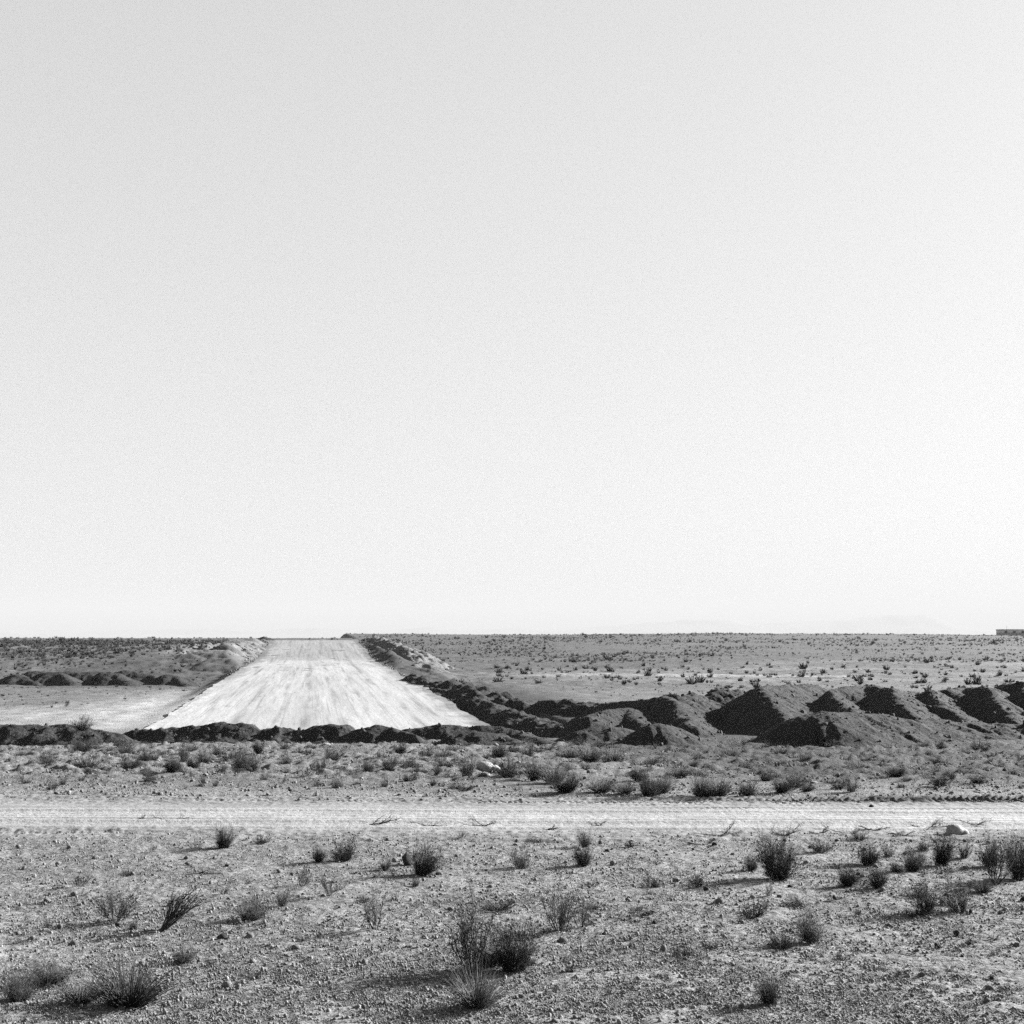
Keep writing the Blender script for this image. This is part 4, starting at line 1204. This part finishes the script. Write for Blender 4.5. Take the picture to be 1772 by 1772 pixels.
def gravel():
    srcs = [rock_mesh('pebble', 40 + q, 1, M_STONE if q < 5 else (M_DSTONE if q == 5 else M_WHITE), rough=0.6, flat=0.7) for q in range(7)]
    x1, y1 = fan_points(42000, 9, 21.8)
    x2, y2 = fan_points(60000, 26.5, 50)
    x = np.concatenate([x1, x2]); y = np.concatenate([y1, y2])
    dens = fbm(x / 1.3, y / 1.3, 61, 3)
    keep = rng.uniform(size=len(x)) < np.clip(0.7 + 0.6 * dens, 0.15, 1)
    keep &= ~((np.abs(y - track_c(x)) < 2.2) & (rng.uniform(size=len(x)) < 0.93))
    x, y = x[keep], y[keep]
    z = H(x, y)
    n = len(x)
    s = 0.0040 * np.exp(rng.exponential(0.40, n)) * (y / 15) ** 0.9
    s = np.minimum(s, 0.045)
    scl = s[:, None] * rng.uniform(0.7, 1.4, (n, 3))
    idx = np.where(rng.uniform(size=n) < 0.03, 6, np.where(rng.uniform(size=n) < 0.10, 5, rng.integers(0, 5, n)))
    rot = rng.uniform(0, 6.28, (n, 3)) * np.array([0.12, 0.12, 1])
    scatter('gravel', np.stack([x, y, z + 0.3 * s], -1), scl, rot, idx, srcs, 'loose stony gravel strewn over the near ground', 'gravel')
    # clods and stones on the heaps and berms
    M_CLOD = flat_material('soil_clod', 0.032, 0.4, 8.0, 0.01)
    csrc = [rock_mesh('clod', 60 + q, 1, M_CLOD if q < 4 else M_STONE, rough=0.8, flat=0.8) for q in range(5)]
    pp = np.concatenate(SPOIL_PTS); m = len(pp)
    ss = np.minimum(0.016 * np.exp(rng.exponential(0.5, m)), 0.08)
    scatter('spoil_clods', pp + np.array([0, 0, 1]) * (0.15 * ss)[:, None], ss[:, None] * rng.uniform(0.7, 1.5, (m, 3)), rng.uniform(0, 6.28, (m, 3)), np.where((rng.uniform(size=m) < 0.3) & (ss < 0.028), 4, rng.integers(0, 4, m)), csrc, 'loose clods and stones over the spoil heaps and berm', 'clods')
    # rubble along the road edge and over the heaps' feet
    m = 2600
    yy = 57 + 185 * rng.uniform(size=m) ** 1.5
    uu = np.where(rng.uniform(size=m) < 0.75, 7.5 + np.abs(rng.normal(0, 0.35, m)), -7.5 - np.abs(rng.normal(0, 0.5, m)))
    uu = np.where((uu < 0) & (yy < 128), -uu, uu)
    xx = road_x(yy) + uu
    ss = 0.025 * np.exp(rng.exponential(0.5, m)) * (yy / 70) ** 0.5
    ss = np.minimum(ss, 0.09)
    scatter('road_edge_rubble', np.stack([xx, yy, H(xx, yy) + 0.3 * ss], -1), ss[:, None] * rng.uniform(0.7, 1.5, (m, 3)), rng.uniform(0, 6.28, (m, 3)), rng.integers(0, 6, m), srcs, 'dark rubble strewn along both edges of the white road', 'rubble')
    # handfuls of grit
    V0, F0 = ICO[1]
    hands = []
    for q in range(8):
        r = np.random.default_rng(900 + q)
        parts = []
        for _ in range(30):
            rr = 0.24 * math.sqrt(r.uniform()); aa = r.uniform(0, 6.28)
            g = 0.0031 * math.exp(r.exponential(0.36))
            parts.append((V0 * g * r.uniform(0.6, 1.3, 3) + r.normal(0, 0.12 * g, V0.shape) + np.array([rr * math.cos(aa), rr * math.sin(aa), r.uniform(-0.004, 0.008)]), F0))
        hands.append(mesh_from('grit', *join_vf(parts), M_STONE, smooth=False))
    x, y = fan_points(9500, 9, 22.3)
    keep = rng.uniform(size=len(x)) < np.clip(0.7 + 0.5 * fbm(x / 1.0, y / 1.0, 62, 3), 0.2, 1)
    x, y = x[keep], y[keep]
    n = len(x)
    rot = np.zeros((n, 3)); rot[:, 2] = rng.uniform(0, 6.28, n)
    scatter('grit', np.stack([x, y, H(x, y) + 0.006], -1), np.ones((n, 3)) * rng.uniform(0.8, 1.5, (n, 1)), rot, rng.integers(0, 8, n), hands, 'fine grit covering the near ground between the stones', 'grit')


gravel()


def litter():
    """Short dry straws and stalks lying about."""
    n = 7500
    x, y = fan_points(n, 9, 46)
    keep = np.abs(y - track_c(x)) > 2.3
    x, y = x[keep], y[keep]; n = len(x)
    z = H(x, y)
    L = rng.uniform(0.02, 0.11, n) * (y / 15) ** 0.4
    a = rng.uniform(0, math.pi, n); tilt = np.abs(rng.normal(0, 0.3, n))
    d = np.stack([np.cos(a) * np.cos(tilt), np.sin(a) * np.cos(tilt), np.sin(tilt)], -1)
    t = np.linspace(0, 1, 3)
    P = np.stack([x, y, z + 0.008], -1)[:, None, :] + L[:, None, None] * t[None, :, None] * d[:, None, :]
    P[:, 1, :] += rng.normal(0, 0.006, (n, 3))
    R = np.full((n, 3), 0.0022) * (y / 15)[:, None] ** 0.6
    V, F = tubes(P, R)
    half = len(F) // 2
    me = mesh_from('straw_litter', V, F, M_PALE)
    me.materials.append(M_WOOD)
    mi = np.zeros(len(F), np.int32); mi[half:] = 1
    me.polygons.foreach_set('material_index', mi)
    link('straw_litter', me, label='broken dry straws scattered over the near gravel', category='straw', kind='stuff')


litter()


# ------------------------------------------------------------------ far scrub
def far_bush(seed, n=34):
    r = np.random.default_rng(seed)
    P, R, d, L = sprays(r, n, 1.2, 0.2, 0.5, 1.0, 0.1, 3, 0.085, 0.5, jitter=0.06)
    V, F = tubes(P, R)
    (V, F), = fit([(V, F)])
    return mesh_from('far_shrub', V, F, M_FAR, smooth=False)


FARM = [far_bush(700 + q) for q in range(6)]
FP = 'shrubs on the plain beyond the heaps'


def far_shrub(px, py, w, h, label, group=FP):
    p = ground(px, py, 60.0); s = p[1] / FPX
    o = link('plain_shrub', FARM[int(rng.integers(0, 6))], loc=(p[0], p[1], p[2] - 0.03), label=label, category='shrub', group=group)
    o.scale = (w * s, w * s, h * s)
    o.rotation_euler = (0, 0, rng.uniform(0, 6.28))


for a in [
    (1198, 1184, 24, 15, 'largest dark shrub on the plain above the dark end heap'),
    (1212, 1181, 20, 13, 'grey shrub touching the largest one on the plain'),
    (1390, 1158, 20, 12, 'broad grey shrub high on the pale wash'),
    (1486, 1179, 20, 12, 'broad shrub just above the dip between the sharp and broad-topped heaps'),
    (1603, 1147, 14, 9, 'dark shrub on the wash line under the far slope, toward the building'),
    (861, 1181, 22, 10, 'wide dark shrub by the crest of the ditch bank'),
    (794, 1183, 24, 9, 'dark scrub clump where the ditch bank begins'),
    (931, 1183, 16, 9, 'rounded shrub on the plain beyond the ditch bank, beside a wider one'),
    (860, 1157, 14, 10, 'first of the row of shrubs with long shadows below the far slope'),
    (877, 1158, 12, 9, 'second of the row of shrubs with long shadows below the far slope'),
    (912, 1160, 10, 9, 'third of the row of shrubs with long shadows below the far slope'),
    (968, 1161, 10, 8, 'fourth of the row of shrubs with long shadows below the far slope'),
    (996, 1161, 10, 8, 'fifth of the row of shrubs with long shadows below the far slope'),
    (1030, 1161, 10, 8, 'sixth of the row of shrubs with long shadows below the far slope'),
    (1054, 1162, 12, 8, 'seventh of the row of shrubs with long shadows below the far slope'),
    (1124, 1162, 10, 8, 'eighth of the row of shrubs with long shadows below the far slope'),
    (1152, 1161, 9, 8, 'last of the row of shrubs with long shadows below the far slope'),
]:
    far_shrub(*a)
HEAP_AT = [(1040, 'beyond the ditch bank'), (1170, 'above the dark end heap'), (1290, 'above the ragged heap'), (1425, 'above the sharp-ridged heap'), (1550, 'above the broad-topped heap'), (1632, 'above the notched heap'), (9999, 'above the edge heaps')]
k = 0
while k < 215:
    px = rng.uniform(840, 1800); py = rng.uniform(1141, 1196)
    if py > 1185 and px < 1230: continue
    if px < 1000 and py > 1178: continue
    if py < 1150 and rng.uniform() < 0.45: continue
    g = rng.uniform()
    w = 5 + 9 * g * g * g + (py - 1140) * 0.06
    far_shrub(px, py, w, w * rng.uniform(0.6, 0.85), f'{by(w, [(8, "tiny"), (11, "small"), (99, "larger")])} dark shrub {"under the far slope" if py < 1158 else "low on the plain"} {by(px, HEAP_AT)}', 'small shrubs scattered on the plain')
    k += 1


def hillside():
    n = 60000
    u = rng.uniform(size=n)
    y = 118 * (680 / 118) ** (u ** 0.85)
    x = y * rng.uniform(-0.46, 0.46, n)
    y3 = 1 / rng.uniform(1 / 225.0, 1 / 64.0, 9000)    # sparse low tufts on the flats
    x3 = y3 * rng.uniform(-0.48, 0.48, 9000)
    y2 = rng.uniform(137, 225, 6500)                 # the nearer slope beside the road
    x2 = y2 * rng.uniform(-0.50, -0.08, 6500)
    x = np.concatenate([x, x2]); y = np.concatenate([y, y2])
    uu = x - road_x(y)
    left = uu < 12
    keep = ~((np.abs(uu) < 11.5) & (y < 250)) & ~(left & (y > 345)) & ~(~left & (y < 225)) & ~(left & (y < 139))
    keep &= ~((uu > -13.5) & (uu < 0) & (y < 240) & (y > 172)) & ~((uu > -10.0) & (uu < 0) & (y <= 172))
    keep &= (rng.uniform(size=len(x)) < np.clip(0.42 + 1.9 * fbm(x / 16, y / 34, 71, 4), 0.04, 1))
    keep &= ~(left & (y > 225) & (rng.uniform(size=len(x)) < 0.65))
    x, y = x[keep], y[keep]
    u3 = x3 - road_x(y3)
    k3 = ~((np.abs(u3) < 9.5)) & ~((u3 > 0) & (u3 < 20) & (y3 < 120)) & (rng.uniform(size=len(x3)) < np.clip(0.5 + fbm(x3 / 9, y3 / 9, 72, 3), 0.05, 1))
    k3 &= inside(PAD, x3, y3, 2.0) < 0.3
    x3, y3 = x3[k3], y3[k3]
    n1 = len(x)
    x = np.concatenate([x, x3]); y = np.concatenate([y, y3])
    z = H(x, y)
    h = np.exp(rng.normal(-1.75, 0.5, len(x))) * (1 + 0.25 * sstep(250, 500, y))
    h = np.minimum(h, 1.1)
    h[n1:] = np.exp(rng.normal(-2.1, 0.4, len(x) - n1)) * (0.55 + 0.45 * sstep(80, 160, y[n1:]))
    w = h * rng.uniform(1.0, 1.7, len(x))
    scl = np.stack([w, w, h], -1)
    rot = np.stack([np.zeros(len(x)), np.zeros(len(x)), rng.uniform(0, 6.28, len(x))], -1)
    scatter('hillside_scrub', np.stack([x, y, z - 0.03], -1), scl, rot, rng.integers(0, 4, len(x)), FARM[:4], 'dense dotted scrub covering the far slopes up to the skyline', 'scrub')


hillside()

# look-alikes that still share a label are told apart by their order from the left
ORD = 'first second third fourth fifth sixth seventh eighth ninth tenth eleventh twelfth thirteenth fourteenth fifteenth sixteenth seventeenth eighteenth nineteenth twentieth'.split()
_same = {}
for o in list(COL.objects):
    if o.parent is None and o.get('group') in ('small shrubs scattered on the plain', 'low tufts above the track', 'tiny sprigs on the near gravel'):
        _same.setdefault(o['label'], []).append(o)
for lab, obs in _same.items():
    if len(obs) > 1:
        obs.sort(key=lambda o: o.location.x / o.location.y)
        for i, o in enumerate(obs[:len(ORD)]):
            o['label'] = f'{lab}, {ORD[i]} from left'

# ------------------------------------------------------------------ building on the skyline
p = at(1723, 1102.0, 560) + np.array([2.0, 0, 0])
gz = max(p[2], H1(p[0], p[1])) + 0.05
b = bpy.data.objects.new('low_building', None); COL.objects.link(b)
b.location = (p[0], p[1], gz - 0.4)
b['label'] = 'low flat-roofed building on the skyline at the picture edge'
b['category'] = 'building'


def box(x0, x1, y0, y1, z0, z1):
    V = np.array([(x, y, z) for z in (z0, z1) for y in (y0, y1) for x in (x0, x1)])
    F = np.array([(0, 2, 3, 1), (4, 5, 7, 6), (0, 1, 5, 4), (2, 6, 7, 3), (0, 4, 6, 2), (1, 3, 7, 5)])
    return V, F


M_BASE = flat_material('building_base', 0.2, 0.15, 1.0)
link('wall', mesh_from('wall', *box(0, 15, 0, 5, 0.9, 2.6), M_WALL, smooth=False), parent=b)
link('base_course', mesh_from('base_course', *box(-0.05, 15.05, -0.05, 5.05, -0.3, 0.9), M_BASE, smooth=False), parent=b)
link('roof_parapet', mesh_from('roof_parapet', *join_vf([box(-0.12, 15.12, -0.12, 0.1, 2.6, 2.9), box(-0.12, 15.12, 4.9, 5.12, 2.6, 2.9), box(-0.12, 0.1, 0.1, 4.9, 2.6, 2.9), box(14.9, 15.12, 0.1, 4.9, 2.6, 2.9), box(0.1, 14.9, 0.1, 4.9, 2.6, 2.7)]), M_WALL, smooth=False), parent=b)


M_OPEN = flat_material('dark_opening', 0.02, 0.1, 1.0)
for wx in (1.6, 5.0, 8.4):
    link('window', mesh_from('window', *box(wx, wx + 1.1, -0.03, 0.12, 1.35, 2.2), M_OPEN, smooth=False), parent=b)
link('mast', mesh_from('mast', *tubes(np.array([[(3.4, 2.5, 2.6), (3.4, 2.5, 3.4), (3.42, 2.5, 4.3)]]), np.array([[0.05, 0.04, 0.03]]), 6), M_OPEN), parent=b)


# ------------------------------------------------------------------ distant mountains in the haze
def mountains():
    D = 24000.0
    px = np.linspace(-700, 2500, 420)
    prof = np.interp(px, [-700, 0, 140, 420, 560, 700, 760, 830, 960, 1060, 1150, 1250, 1330, 1430, 1500, 1550, 1610, 1660, 1720, 1800, 2500],
                     [1093, 1091, 1089, 1089, 1087, 1088, 1083, 1088, 1087, 1080, 1074, 1071, 1074, 1072, 1065, 1061, 1067, 1080, 1092, 1096, 1092])
    zr = (1105 - prof) / FPX * D
    xr = (px - 886) / FPX * D
    rows = 26
    v = np.linspace(0, 1, rows)
    X = np.repeat(xr[None, :], rows, 0)
    Y = D - 2600 + 5200 * np.repeat(v[:, None], len(px), 1)
    prof_v = np.where(v < 0.5, v / 0.5, (1 - v) / 0.5) ** 1.3
    Z = -20 + (zr[None, :] + 20) * prof_v[:, None] * (1 + 0.22 * fbm(X / 700, Y / 700, 81, 5) * (1 - np.abs(2 * v - 1))[:, None])
    me = mesh_from('mountains', np.stack([X, Y, Z], -1).reshape(-1, 3), grid_faces(rows, len(px)), M_MOUNT)
    link('mountains', me, kind='structure')


mountains()


def haze():
    V, F = box(-34000, 34000, -3000, 28500, -40, 620)
    m = bpy.data.materials.new('haze')
    m.use_nodes = True
    n = m.node_tree.nodes; n.clear()
    out = n.new('ShaderNodeOutputMaterial')
    pv = n.new('ShaderNodeVolumePrincipled')
    pv.inputs['Color'].default_value = (0.256, 0.256, 0.256, 1)
    pv.inputs['Density'].default_value = 0.00009
    pv.inputs['Anisotropy'].default_value = 0.0
    m.node_tree.links.new(pv.outputs[0], out.inputs['Volume'])
    link('haze', mesh_from('haze', V, F, m, smooth=False), kind='stuff', label='pale dusty haze over the whole plain', category='haze')


haze()
